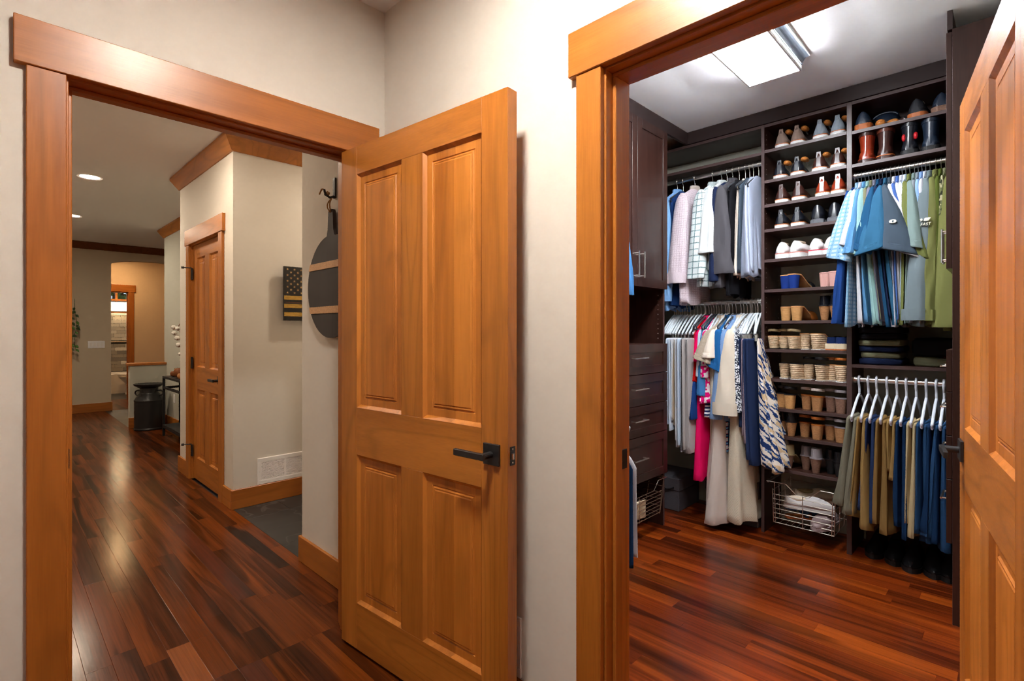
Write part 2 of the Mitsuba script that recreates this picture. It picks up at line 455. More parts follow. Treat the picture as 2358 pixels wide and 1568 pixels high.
def casing(name, o, ang, w_open, t_wall, stile, rail, strike=None, far_side=True, hinge_side=None):
    """A cased opening. Local s runs 0..w_open between jamb faces, t = 0 at the wall face and grows into the wall."""
    mp = xmap(o, ang)
    k = thing(name, kind='structure')
    H, cw, ct = 2.047, 0.087, 0.020
    for s0, s1 in ((-0.006 - cw, -0.006), (w_open + 0.006, w_open + 0.006 + cw)):
        part(k, 'side_casing', mp(cbox(s0, s1, -ct, -0.0005, 0, 2.0525, 0.002)), stile)
    part(k, 'head_casing', mp(cbox(-0.006 - cw - 0.026, w_open + 0.006 + cw + 0.026, -0.025, -0.0005, 2.053, 2.186, 0.002)), rail)
    if far_side:
        for s0, s1 in ((-0.006 - cw, -0.006), (w_open + 0.006, w_open + 0.006 + cw)):
            part(k, 'side_casing', mp(cbox(s0, s1, t_wall + 0.0005, t_wall + ct, 0, 2.0525, 0.002)), stile)
        part(k, 'head_casing', mp(cbox(-0.006 - cw - 0.026, w_open + 0.006 + cw + 0.026, t_wall + 0.0005, t_wall + 0.025, 2.053, 2.186, 0.002)), rail)
    for s0, s1 in ((-0.019, 0.0), (w_open, w_open + 0.019)):
        part(k, 'jamb', mp(cbox(s0, s1, 0.0, t_wall, 0, H, 0.0015)), stile)
    part(k, 'head_jamb', mp(cbox(-0.019, w_open + 0.019, 0.0, t_wall, H, H + 0.018, 0.0015)), rail)
    ts = (0.048, 0.083) if hinge_side != 'far' else (t_wall - 0.083, t_wall - 0.048)
    for s0, s1 in ((0.0005, 0.012), (w_open - 0.012, w_open - 0.0005)):
        part(k, 'stop', mp(cbox(s0, s1, ts[0], ts[1], 0, H - 0.012, 0.002)), stile)
    part(k, 'head_stop', mp(cbox(0.0005, w_open - 0.0005, ts[0], ts[1], H - 0.012, H - 0.0005, 0.002)), rail)
    if strike:
        s = 0.0 if strike == 'low' else w_open
        sg = 1 if strike == 'low' else -1
        t0 = 0.006 if hinge_side != 'far' else t_wall - 0.04
        part(k, 'strike_plate', mp(cbox(s, s + sg * 0.0022, t0, t0 + 0.034, 0.885, 0.943, 0.0008)), 'black_metal', label='black strike plate')
    return k


casing('trim_1', (0.163, YA), 0.0, 0.914, TA, 'cherry_upright', 'cherry_along_x', strike='low')
# closet opening: local s along -Y, so that t grows towards +X
casing('trim_2', (XB, 0.836), -math.pi / 2, 0.871, TB, 'cherry_stile', 'cherry_along_y', strike='low', hinge_side='far')


def frustum(s0, s1, z0, z1, ta, s2, s3, z2, z3, tb):
    v = [[s0, ta, z0], [s1, ta, z0], [s1, ta, z1], [s0, ta, z1], [s2, tb, z2], [s3, tb, z2], [s3, tb, z3], [s2, tb, z3]]
    f = []
    for i in range(4):
        j = (i + 1) % 4
        f += [[i, j, j + 4], [i, j + 4, i + 4]]
    return v, f


def raised_panel(s0, s1, z0, z1, th):
    """A panel with sticking bevels against the frame, a flat margin, a bead groove and a raised field; both faces."""
    ms = []
    for sg in (-1, 1):
        f0 = sg * th / 2
        steps = [(0.0, f0), (0.012, f0 - sg * 0.011), (0.038, f0 - sg * 0.0115), (0.040, f0 - sg * 0.0138), (0.043, f0 - sg * 0.0138), (0.047, f0 - sg * 0.0092), (0.052, f0 - sg * 0.0098), (0.056, f0 - sg * 0.0078)]
        rings = [np.array([[s0 + d, t, z0 + d], [s1 - d, t, z0 + d], [s1 - d, t, z1 - d], [s0 + d, t, z1 - d]]) for d, t in steps]
        m = loft(rings, caps=False)
        n = len(rings) * 4
        m = M(m.vertices, np.vstack([m.faces, [[n - 4, n - 3, n - 2], [n - 4, n - 2, n - 1]]]))
        ms.append(m)
    return cat(ms)


def door_leaf(name, o, ang, width, th, upright, rail, panel, lever_sign, z0=0.012, handed=1, latch=True, levers=(1, -1), kind='structure'):
    """Four-panel door. Local s = 0 at the hinge edge, s = width at the lock edge; t is the thickness, centred."""
    mp = xmap(o, ang)
    k = thing(name, kind=kind)
    H, sw = DOOR_H, 0.110
    hw = th / 2
    mc0, mc1 = width / 2 - 0.060, width / 2 + 0.060
    for s0, s1 in ((0, sw), (width - sw, width)):
        part(k, 'stile', mp(cbox(s0, s1, -hw, hw, z0, H, 0.0012)), upright)
    for a, b in ((z0, 0.199), (0.7975, 0.989), (1.930, H)):
        part(k, 'rail', mp(cbox(sw, width - sw, -hw, hw, a, b, 0.0008)), rail)
    for a, b in ((0.199, 0.7975), (0.989, 1.930)):
        part(k, 'mullion', mp(cbox(mc0, mc1, -hw, hw, a, b, 0.0008)), upright)
        for s0, s1 in ((sw, mc0), (mc1, width - sw)):
            part(k, 'panel', mp(raised_panel(s0, s1, a, b, th)), panel)
    sx = width - 0.062
    zc = 0.912
    for sg in levers:
        hd = part(k, 'lever_handle', mp(cat(tube([[sx, sg * (hw + 0.006), zc], [sx, sg * (hw + 0.052), zc]], 0.0105, 14),
                                            cbox(sx - 0.118, sx + 0.012, sg * (hw + 0.045), sg * (hw + 0.058), zc - 0.0105, zc + 0.0105, 0.002))), 'black_iron', label='black lever handle')
        part(hd, 'rosette', mp(cbox(sx - 0.033, sx + 0.033, sg * (hw + 0.0003), sg * (hw + 0.009), zc - 0.033, zc + 0.033, 0.001)), 'black_iron')
    if latch:
        lt = part(k, 'latch_plate', mp(cbox(width + 0.0002, width + 0.0016, -0.0125, 0.0125, zc - 0.029, zc + 0.029, 0.0005)), 'black_metal', label='black latch plate on the door edge')
        part(lt, 'latch_bolt', mp(prism([(width + 0.001, -0.008), (width + 0.011, -0.008), (width + 0.009, -0.002), (width + 0.001, 0.008)], zc - 0.009, zc + 0.009)), 'chrome')
        for dz in (-0.021, 0.021):
            part(lt, 'screw', mp(moved(ball((0, 0, 0), (0.0008, 0.003, 0.003), 1), (width + 0.0017, 0, zc + dz))), 'nickel')
    return k


# door 1: leaf opens from the right jamb of the hall opening into the bedroom
L1 = math.atan2(1.104 - 2.007, 1.106 - 1.027)
nx, ny = -math.sin(L1), math.cos(L1)
o1 = (1.027 + 0.0225 * nx, 2.007 + 0.0225 * ny)
door_leaf('door_1', (o1[0], o1[1]), L1, 0.906, 0.045, 'cherry_stile', 'cherry_along_y', 'cherry_panel', 1)
# door 2: closet leaf, opened into the closet; its far face looks away from the camera
L2 = math.atan2(0.149, 0.906)
n2 = (-math.sin(L2), math.cos(L2))
door_leaf('door_2', (1.356 - 0.0225 * n2[0], -0.018 - 0.0225 * n2[1]), L2, 0.918, 0.045, 'cherry_upright', 'cherry_along_x', 'cherry_panel_x', 1)
# hinges on both jambs
for z in (0.25, 1.02, 1.80):
    part('door_1', 'hinge', cat(tube([[1.083, 1.992, z - 0.045], [1.083, 1.992, z + 0.045]], 0.0065, 10), cbox(1.050, 1.083, 1.9955, 1.9985, z - 0.045, z + 0.045, 0.0006)), 'black_iron', label='black butt hinge')
# hall door, closed
casing('trim_3', (XB, D3B - 0.019), -math.pi / 2, D3B - D3A - 0.038, TB, 'cherry_stile', 'cherry_along_y', far_side=False)
door_leaf('door_3', (XB + 0.034, D3B - 0.023), -math.pi / 2, D3B - D3A - 0.046, 0.036, 'cherry_stile', 'cherry_along_y', 'cherry_panel', 1, levers=(-1,), latch=False)
for z in (0.25, 1.02, 1.80):
    hk = part('door_3', 'hinge', cat(tube([[XB + 0.004, D3B - 0.021, z - 0.05], [XB + 0.004, D3B - 0.021, z + 0.05]], 0.0085, 10), cbox(XB + 0.001, XB + 0.008, D3B - 0.05, D3B - 0.012, z - 0.05, z + 0.05, 0.001)), 'black_iron', label='black butt hinge')
    if z != 1.02:
        part(hk, 'pin_stop', cat(tube([[XB + 0.004, D3B - 0.02, z + 0.055], [XB - 0.055, D3B + 0.005, z + 0.055]], 0.004, 8), tube([[XB - 0.05, D3B + 0.003, z + 0.055], [XB - 0.068, D3B + 0.010, z + 0.055]], 0.010, 10)), 'black_iron')
# bathroom door casing seen through the arch
casing('trim_4', (1.05, 12.2), 0.0, 0.806, TA, 'cherry_upright', 'cherry_along_x')

# baseboards
BH, BT = 0.141, 0.016


def base_poly(t=BT):
    return [(0, 0), (-t, 0), (-t, BH - 0.004), (-t + 0.004, BH), (0, BH)]


def baseboard(name, axis, face, a, b, sign, mat, z0=0.0):
    """axis: run direction; face: coordinate of the wall face; sign: which way the board stands proud."""
    t = sign * BT
    if axis == 'x':
        m = cbox(a, b, face, face + t, z0, BH, 0.003)
    else:
        m = cbox(face, face + t, a, b, z0, BH, 0.003)
    return single(name, m, mat, kind='structure')


baseboard('baseboard_left', 'x', YA - 0.0003, -2.7, 0.163 - 0.094, -1, 'cherry_along_x')
baseboard('baseboard_left_corner', 'x', YA - 0.0003, 1.172, XB - BT, -1, 'cherry_along_x')
baseboard('baseboard_right', 'y', XB - 0.0003, 0.9305, YA, -1, 'cherry_along_y')
baseboard('baseboard_right_near', 'y', XB - 0.0003, -2.7, -0.13, -1, 'cherry_along_y')
baseboard('baseboard_hall_near', 'y', XB - 0.0003, YA + TA + 0.022, 2.88 + BT, -1, 'cherry_along_y')
baseboard('baseboard_alcove_near', 'x', 2.88, XB - 0.0003, 3.2, 1, 'cherry_along_x')
baseboard('baseboard_alcove', 'x', 4.06, XB - BT, 3.2, -1, 'cherry_along_x')
baseboard('baseboard_hall_right', 'y', XB - 0.0003, 4.06, D3A - 0.075, -1, 'cherry_along_y')
baseboard('baseboard_hall_right_far', 'y', XB - 0.0003, D3B + 0.075, 5.543 + BT, -1, 'cherry_along_y')
baseboard('baseboard_recess', 'y', 1.714 - 0.0003, 5.543, 8.43, -1, 'cherry_along_y')
baseboard('baseboard_half_wall', 'x', 8.43 - 0.0003, 1.302 - BT, 1.697, -1, 'cherry_along_x')
baseboard('baseboard_hall_end', 'x', 10.55 - 0.0003, -0.35, 1.38, -1, 'cherry_along_x')
baseboard('baseboard_arch_reveal', 'y', 1.38, 10.53, 10.67, 1, 'cherry_along_y')
baseboard('baseboard_landing', 'x', 12.2 - 0.0003, 1.945, 3.5, -1, 'cherry_along_x')
baseboard('baseboard_closet_back', 'y', XW - 0.0003, YR, 0.66, -1, 'cherry_dark')
baseboard('baseboard_closet_left', 'x', YL - 0.0003, XB + TB, 2.38, -1, 'cherry_dark')

# hall crown: sprung boards
CP = [(0, CEIL - 0.112), (0.012, CEIL - 0.112), (0.070, CEIL - 0.022), (0.070, CEIL - 0.001), (0, CEIL - 0.001)]


def crown(name, path, mat, closed=False):
    """path: list of (point, mitre direction): the profile's offset is measured along the mitre vectors."""
    rings = [[[p[0] + o * m[0], p[1] + o * m[1], z] for o, z in CP] for p, m in path]
    return single(name, loft(rings), mat, kind='structure')


crown('trim_crown_hall', [((3.2, 4.06), (0, -1)), ((XB, 4.06), (-1, -1)), ((XB, 5.543), (-1, 1)), ((1.714, 5.543), (0, 1))], 'cherry_along_y')
crown('trim_crown_recess', [((1.714, 5.60), (-1, 0)), ((1.714, 8.55), (-1, 1)), ((1.83, 8.55), (0, 1))], 'cherry_along_y')
crown('trim_crown_end', [((-0.35, 10.55), (0, -1)), ((3.5, 10.55), (0, -1))], 'cherry_dark')
crown('trim_crown_near', [((XB, YA + TA), (-1, 0)), ((XB, 2.88), (-1, 1)), ((3.2, 2.88), (0, 1))], 'cherry_along_y')


# ------------------------------------------------------------------ lamps
def emitter(c):
    return {'type': 'area', 'radiance': {'type': 'rgb', 'value': list(c)}}


def disc_down(x, y, z, r, n=28):
    a = np.arange(n) * 2 * np.pi / n
    v = np.vstack([np.c_[x + r * np.cos(a), y + r * np.sin(a), np.full(n, z)], [[x, y, z]]])
    k = np.arange(n)
    return M(v, np.stack([(k + 1) % n, k, np.full(n, n)], 1))


def downlight(x, y, r, power, label, group=None):
    k = thing('ceiling_downlight', label, 'ceiling light', group)
    part(k, 'trim_ring', lathe([(r + 0.022, CEIL - 0.0005), (r + 0.020, CEIL - 0.006), (r, CEIL - 0.004), (r - 0.004, CEIL - 0.0005)], 28, (x, y)), 'white_enamel', 40)
    key = part(k, 'lens', disc_down(x, y, CEIL - 0.0025, r - 0.002), 'white_plastic')
    scene[key]['emitter'] = emitter(power)
    return k


downlight(0.64, 6.08, 0.075, HALL_LAMP, 'glowing round recessed light in the hall ceiling, the nearer and larger one seen')
downlight(0.70, 8.26, 0.075, HALL_LAMP, 'small recessed hall light half hidden by the left door jamb')
downlight(0.62, 3.90, 0.075, HALL_LAMP, 'recessed hall light just beyond the open door, out of sight above its header')
downlight(2.30, 3.45, 0.075, tuple(0.8 * v for v in HALL_LAMP), 'recessed light over the slate alcove')
downlight(1.62, 11.55, 0.09, LANDING_LAMP, 'warm recessed light on the landing past the arch')
downlight(1.70, 13.20, 0.09, tuple(0.35 * v for v in HALL_LAMP), 'recessed light in the bathroom ceiling')


def room_lamp(x, y, r, power, label):
    k = thing('flush_ceiling_lamp', label, 'ceiling light')
    part(k, 'pan', lathe([(r + 0.03, CEIL - 0.0005), (r + 0.03, CEIL - 0.025), (r, CEIL - 0.03), (0.01, CEIL - 0.03)], 32, (x, y)), 'white_enamel', 40)
    key = part(k, 'diffuser', disc_down(x, y, CEIL - 0.0315, r), 'white_plastic')
    scene[key]['emitter'] = emitter(power)
    return k


room_lamp(0.50, 0.80, 0.125, tuple(0.49 * v for v in ROOM_LAMP), 'round ceiling lamp above the spot between the two doorways')
room_lamp(-1.30, -0.90, 0.30, tuple(0.022 * v for v in ROOM_LAMP), 'added unseen fill lamp on the ceiling in the middle of the bedroom')  # fill light added behind the camera, not a known lamp of the room

# closet fixture: pan, cove, frame, lens
LX0, LX1, LY0, LY1 = 1.74, 2.932, 0.785, 1.048
fx = thing('closet_ceiling_light', 'bright rectangular panel light with stepped grey side on the closet ceiling', 'ceiling light')
part(fx, 'mounting_pan', cbox(LX0 - 0.008, LX1 + 0.008, LY0 - 0.040, LY1 + 0.040, CEIL - 0.013, CEIL - 0.0012, 0.002), 'lamp_rim')
cove = []
for x in (LX0 - 0.004, LX1 + 0.004):
    prof = [(LY0 - 0.034, CEIL - 0.013)] + [(LY0 - 0.034 + 0.030 * math.sin(a), CEIL - 0.013 - 0.036 * (1 - math.cos(a))) for a in np.linspace(0.15, math.pi / 2, 6)]
    prof = prof + [(LY0 + LY1 - y, z) for y, z in prof[::-1]]
    cove.append([[x, y, z] for y, z in prof])
part(fx, 'cove', loft(cove), 'lamp_grey', label='dark grey curved cove')
fr = []
for a, b, c, d in ((LX0, LX1, LY0, LY0 + 0.008), (LX0, LX1, LY1 - 0.008, LY1), (LX0, LX0 + 0.008, LY0 + 0.008, LY1 - 0.008), (LX1 - 0.008, LX1, LY0 + 0.008, LY1 - 0.008)):
    fr.append(cbox(a, b, c, d, CEIL - 0.080, CEIL - 0.0495, 0.001))
part(fx, 'frame', cat(fr), 'lamp_rim')
lens = M([[LX0 + 0.008, LY0 + 0.008, CEIL - 0.078], [LX1 - 0.008, LY0 + 0.008, CEIL - 0.078], [LX1 - 0.008, LY1 - 0.008, CEIL - 0.078], [LX0 + 0.008, LY1 - 0.008, CEIL - 0.078]], [[0, 2, 1], [0, 3, 2]])
key = part(fx, 'diffuser', lens, 'white_plastic', label='glowing white lens')
scene[key]['emitter'] = emitter(CLOSET_LAMP)
for y, s in ((LY0 - 0.0003, -1), (LY1 + 0.0003, 1)):       # lit slots along both long sides, above the frame
    sl = M([[LX0 + 0.01, y, CEIL - 0.066], [LX1 - 0.01, y, CEIL - 0.066], [LX1 - 0.01, y, CEIL - 0.056], [LX0 + 0.01, y, CEIL - 0.056]], [[0, 1, 2], [0, 2, 3]] if s < 0 else [[0, 2, 1], [0, 3, 2]])
    key = part(fx, 'light_slot', sl, 'white_plastic')
    scene[key]['emitter'] = emitter(tuple(3.8 * v for v in CLOSET_LAMP))

# ------------------------------------------------------------------ closet furniture
TH = 0.019
Y1, Y2 = 1.1525, 0.699                # inner faces of the shoe tower's two sides
SHELF_Z = [2.453, 2.258, 2.102, 1.942, 1.748, 1.555, 1.354, 1.173, 0.985, 0.800, 0.627, 0.420]


def shelf_board(parent, name, y0, y1, z, x0=XS, x1=XW - 0.001, edge=True):
    b = part(parent, name, box(x0 + 0.0015, x1, y0, y1, z - TH / 2, z + TH / 2), 'cabinet_wood_flat')
    if edge:
        part(b, 'edge_band', cbox(x0, x0 + 0.0014, y0, y1, z - TH / 2, z + TH / 2, 0.0005), 'shelf_edge')
    return b


def side_panel(parent, y0, y1, z0=0.0, z1=2.628, x0=XS, x1=XW - 0.001):
    b = part(parent, 'side_panel', box(x0 + 0.0015, x1, y0, y1, z0, z1), 'cabinet_wood')
    part(b, 'edge_band', cbox(x0, x0 + 0.0014, y0, y1, z0, z1, 0.0005), 'shelf_edge')
    return b


tower = thing('shoe_shelf_tower', 'tall dark brown shelf tower filled with shoes, between the two hanging bays', 'shelf unit')
side_panel(tower, Y1, Y1 + TH)
side_panel(tower, Y2 - 0.025, Y2)
for z in SHELF_Z:
    shelf_board(tower, 'shelf', Y2 + 0.0005, Y1 - 0.0005, z)
shelf_board(tower, 'top_board', Y2 + 0.0005, Y1 - 0.0005, 2.6185)
part(tower, 'upper_back_panel', box(XW - 0.012, XW - 0.0015, Y2 + 0.001, Y1 - 0.001, 2.463, 2.608), 'cabinet_wood_flat')
pins = []
for y in (Y1 - 0.0004, Y2 + 0.0004):
    for x in (XS + 0.037, XW - 0.06):
        for z in np.arange(0.46, 2.59, 0.032):
            if min(abs(z - s) for s in SHELF_Z) > 0.016:
                a = np.arange(6) * np.pi / 3
                pins.append(M(np.vstack([np.c_[x + 0.0024 * np.cos(a), np.full(6, y), z + 0.0024 * np.sin(a)], [[x, y - math.copysign(0.0003, y - 0.9), z]]]), [[k, (k + 1) % 6, 6] for k in range(6)]))
part(tower, 'pin_holes', cat(pins), 'pin_hole_metal', kind='stuff')


def rod(parent, y0, y1, z, x=3.55, r=0.0145):
    a = part(parent, 'closet_rod', tube([[x, y0, z], [x, y1, z]], r, 20), 'nickel', 40, label='satin metal hanging rod')
    for y, s in ((y0, 1), (y1, -1)):
        part(a, 'rod_socket', tube([[x, y, z], [x, y + s * 0.012, z]], r + 0.006, 16), 'nickel', 40)


lbay = thing('hanging_bay', 'dark brown double hanging bay left of the shoe tower with a high shelf', 'shelf unit')
shelf_board(lbay, 'shelf', Y1 + TH + 0.0005, YL - 0.001, 2.446)
shelf_board(lbay, 'top_board', Y1 + TH + 0.0005, YL - 0.001, 2.6185)
part(lbay, 'cleat', box(XW - 0.02, XW - 0.001, Y1 + TH + 0.0005, YL - 0.001, 2.37, 2.436), 'cabinet_wood_flat')
rod(lbay, Y1 + TH, YL - 0.001, 2.398)
rod(lbay, Y1 + TH, YL - 0.001, 1.495)
rbay = thing('hanging_bay', 'dark brown bay right of the shoe tower with two shoe shelves above the shirt rod', 'shelf unit')
RY = YR + 0.001
for z in (2.446, 2.253, 1.096):
    shelf_board(rbay, 'shelf', RY, Y2 - 0.0255, z)
shelf_board(rbay, 'top_board', RY, Y2 - 0.0255, 2.6185)
part(rbay, 'upper_back_panel', box(XW - 0.012, XW - 0.0015, RY, Y2 - 0.026, 2.263, 2.608), 'cabinet_wood_flat')
part(rbay, 'cleat', box(XW - 0.02, XW - 0.001, RY, Y2 - 0.026, 2.15, 2.243), 'cabinet_wood_flat')
rod(rbay, RY, Y2 - 0.025, 2.205)
rod(rbay, RY, Y2 - 0.025, 1.015)

# crown along the cabinets (a plain stepped board up to the ceiling)
crown_back = thing('trim_5', kind='structure')
part(crown_back, 'crown_board', cbox(XS - 0.003, XS + 0.016, 0.198, 1.672, 2.632, CEIL - 0.002, 0.001), 'cabinet_crown')
part(crown_back, 'crown_return', cbox(2.40, XS + 0.016, 1.672, 1.691, 2.632, CEIL - 0.002, 0.001), 'cabinet_crown')
part(crown_back, 'crown_right', cbox(2.976, XS - 0.003, 0.196, 0.215, 2.632, CEIL - 0.002, 0.001), 'cabinet_crown')


def bar_pull(parent, a, b, out, r=0.0048):
    """A bar handle from a to b standing off along out (a unit vector times the stand-off)."""
    a, b, o = np.array(a, float), np.array(b, float), np.array(out, float)
    d = (b - a) / np.linalg.norm(b - a)
    ms = [tube([a + o, b + o], r, 8)]
    for p in (a + d * 0.012, b - d * 0.012):
        ms.append(tube([p, p + o], r * 0.9, 8))
    return part(parent, 'pull', cat(ms), 'nickel', 40, label='satin nickel bar pull')


def shaker(x0, x1, z0, z1, yb, yf, frame=0.057, dep=0.0065):
    """Shaker front between yb (back) and yf (front face)."""
    s = 1 if yf > yb else -1
    ms = [cbox(x0, x0 + frame, yb, yf, z0, z1, 0.001), cbox(x1 - frame, x1, yb, yf, z0, z1, 0.001),
          cbox(x0 + frame, x1 - frame, yb, yf, z0, z0 + frame, 0.001), cbox(x0 + frame, x1 - frame, yb, yf, z1 - frame, z1, 0.001)]
    return cat(ms), box(x0 + frame - 0.0005, x1 - frame + 0.0005, yb + s * 0.002, yf - s * dep, z0 + frame - 0.0005, z1 - frame + 0.0005)


def cabinet(name, label, x0, x1, yf, yb, pulls_dx):
    """A tall unit: two doors, an open niche, four drawers, an open bay with a basket. yf: carcass front, yb: carcass back."""
    s = 1 if yf > yb else -1           # fronts face this way
    k = thing(name, label, 'cabinet')
    for a in (x0, x1 - TH):
        b = part(k, 'side_panel', box(a, a + TH, yb, yf - s * 0.0015, 0, 2.632), 'cabinet_wood')
        part(b, 'edge_band', cbox(a, a + TH, yf - s * 0.0014, yf, 0, 2.632, 0.0005), 'shelf_edge')
    part(k, 'back_panel', box(x0 + TH, x1 - TH, yb, yb + s * 0.008, 0.355, 2.63), 'cabinet_wood')
    for z, n in ((2.62, 'top_board'), (1.585, 'niche_top'), (1.2055, 'niche_shelf'), (0.3665, 'bottom_board')):
        b = part(k, n, box(x0 + TH + 0.0005, x1 - TH - 0.0005, yb + s * 0.0085, yf - s * 0.0015, z - TH / 2, z + TH / 2), 'cabinet_wood')
        part(b, 'edge_band', cbox(x0 + TH + 0.0005, x1 - TH - 0.0005, yf - s * 0.0014, yf, z - TH / 2, z + TH / 2, 0.0005), 'shelf_edge')
    fb, ff = yf + s * 0.001, yf + s * 0.021
    mid = (x0 + x1) / 2
    for a, b, hx in ((x0 + 0.001, mid - 0.0012, mid - 0.032), (mid + 0.0012, x1 - 0.001, mid + 0.032)):
        f, p = shaker(a, b, 1.575, 2.621, fb, ff)
        d = part(k, 'door', f, 'cabinet_wood', label='shaker cabinet door')
        part(d, 'center_panel', p, 'cabinet_wood')
        bar_pull(d, [hx, ff, 1.625], [hx, ff, 1.785], [0, s * 0.032, 0])
    for a, b in ((1.029, 1.2145), (0.835, 1.0255), (0.643, 0.8315), (0.357, 0.6395)):
        f, p = shaker(x0 + 0.001, x1 - 0.001, a, b, fb, ff, 0.052)
        d = part(k, 'drawer', f, 'cabinet_wood', label='shaker drawer front')
        part(d, 'center_panel', p, 'cabinet_wood')
        zc = (a + b) / 2 + 0.01
        bar_pull(d, [mid - 0.08, ff, zc], [mid + 0.08, ff, zc], [0, s * 0.032, 0])
    hs = []
    for a in (x0 + TH + 0.0004, x1 - TH - 0.0004):
        for z in np.arange(1.25, 1.56, 0.032):
            ang = np.arange(6) * np.pi / 3
            hs.append(M(np.vstack([np.c_[np.full(6, a), yf - s * 0.037 + 0.0024 * np.cos(ang), z + 0.0024 * np.sin(ang)], [[a + math.copysign(0.0003, mid - a), yf - s * 0.037, z]]]), [[q, (q + 1) % 6, 6] for q in range(6)]))
    part(k, 'pin_holes', cat(hs), 'pin_hole_metal', kind='stuff')
    return k


cabinet('drawer_cabinet', 'dark brown cabinet at the closet\'s left wall with two upper doors and four drawers', 2.406, 3.166, 1.676, YL - 0.001, 0.03)
cabinet('drawer_cabinet', 'dark brown cabinet seen edge-on behind the open closet door at right', 2.976, 3.49, 0.197, YR + 0.001, 0.03)

# left of the drawer cabinet: the rod for the clothes at the left edge of the doorway
nbay = thing('hanging_bay', 'hanging rail between the closet doorway and the left cabinet', 'closet rail')
part(nbay, 'shelf', box(XB + TB + 0.001, 2.405, 1.70, YL - 0.001, 2.437, 2.456), 'cabinet_wood')
for z, y in ((2.36, 1.73), (0.98, 1.66)):
    a = part(nbay, 'closet_rod', tube([[XB + TB + 0.001, y, z], [2.405, y, z]], 0.0145, 20), 'nickel', 40, label='satin metal hanging rod')
    for x, q in ((XB + TB + 0.001, 1), (2.405, -1)):
        part(a, 'rod_socket', tube([[x, y, z], [x + q * 0.012, y, z]], 0.0205, 16), 'nickel', 40)


# wire baskets on runners
def wire_basket(name, label, front, fy, depth, top_half, bot_half, z_top, z_bot, mat):
    """front(s, d, z): world position from s across the front, d into the unit, z. Tapered front and sides."""
    k = thing(name, label, 'basket')
    W = 0.0024
    L = lambda *pts: tube([front(*p) for p in pts], W, 6)
    th, bh, H = top_half, bot_half, z_top - z_bot
    dip = z_top - 0.055
    rim = [(-th, 0, z_top), (-th + 0.11, 0, z_top), (-th + 0.17, 0, dip), (th - 0.17, 0, dip), (th - 0.11, 0, z_top), (th, 0, z_top)]
    part(k, 'front_rim', L(*rim), mat)
    half = lambda z: bh + (th - 0.035 - bh) * (z - z_bot) / H
    for i, z in enumerate(np.linspace(z_bot, dip - 0.02, 7)):
        part(k, 'front_wire', L((-half(z), 0.002, z), (half(z), 0.002, z)), mat)
    for s in (-1, 0, 1):
        zt = dip if s == 0 else z_top
        part(k, 'upright_wire', L((s * (bh - 0.012), -0.003, z_bot - 0.004), (s * (half(zt) - 0.012), -0.003, zt)), mat)
    for s in (-1, 1):
        part(k, 'side_rim', L((s * th, 0, z_top), (s * th, depth, z_top)), mat)
        for z in np.linspace(z_bot, z_top - 0.05, 5):
            part(k, 'side_wire', L((s * half(z), 0.002, z), (s * half(z), depth, z)), mat)
        for d in (0.0, depth / 3, 2 * depth / 3, depth):
            part(k, 'side_upright', L((s * bh, d, z_bot), (s * (th - 0.035), d, z_top - 0.04)), mat)
        part(k, 'runner', cat(tube([front(s * (th + 0.003), 0.03, z_top - 0.012), front(s * (th + 0.003), depth, z_top - 0.012)], 0.006, 6)), 'steel', label='metal drawer runner')
    part(k, 'back_rim', L((-th, depth, z_top), (th, depth, z_top)), mat)
    for z in np.linspace(z_bot, z_top - 0.06, 4):
        part(k, 'back_wire', L((-half(z), depth, z), (half(z), depth, z)), mat)
    part(k, 'tray', cat([tube([front(s, 0.002, z_bot - 0.001), front(s, depth, z_bot - 0.001)], 0.0018, 5) for s in np.linspace(-bh, bh, 11)]), mat, kind='stuff')
    return k


wire_basket('wire_basket', 'satin wire basket of slippers at the foot of the shoe tower', lambda s, d, z: [3.405 + d, (Y1 + Y2) / 2 - 0.02 - s, z], 0, 0.36, 0.204, 0.163, 0.362, 0.115, 'nickel')
wire_basket('wire_basket', 'wire basket with papers below the drawers of the left cabinet', lambda s, d, z: [2.776 + s, 1.640 + d, z], 0, 0.33, 0.352, 0.26, 0.335, 0.125, 'bronze_wire')

# fabric storage bins on the closet floor
pmat('bin_cloth', mikit.proc(lambda p, n, uv: mix([0.060, 0.056, 0.062], [0.090, 0.084, 0.092], noise((p.x + p.y) * 700, p.z * 700))), 0.9, 0.1)
pmat('bin_strap', [0.01, 0.01, 0.011], 0.6)


def bin_box(x0, x1, y0, y1, h, label):
    k = thing('storage_bin', label, 'storage bin')
    part(k, 'body', cbox(x0 + 0.004, x1 - 0.004, y0 + 0.004, y1 - 0.004, 0.0, h * 0.62, 0.004), 'bin_cloth')
    part(k, 'lid', cbox(x0, x1, y0, y1, h * 0.62, h, 0.005), 'bin_cloth')
    t = np.linspace(-1, 1, 13)
    part(k, 'strap', tube([[x0 - 0.006, (y0 + y1) / 2 + q * (y1 - y0) * 0.36, h * 0.60 + 0.03 * q * q] for q in t], 0.005, 6), 'bin_strap', label='black carrying strap')


bin_box(3.455, 3.79, 1.715, 2.0, 0.235, 'charcoal cloth storage bin in the corner beside the left cabinet')
bin_box(3.535, 3.80, 1.20, 1.56, 0.30, 'charcoal cloth storage bin behind the long crochet dress')

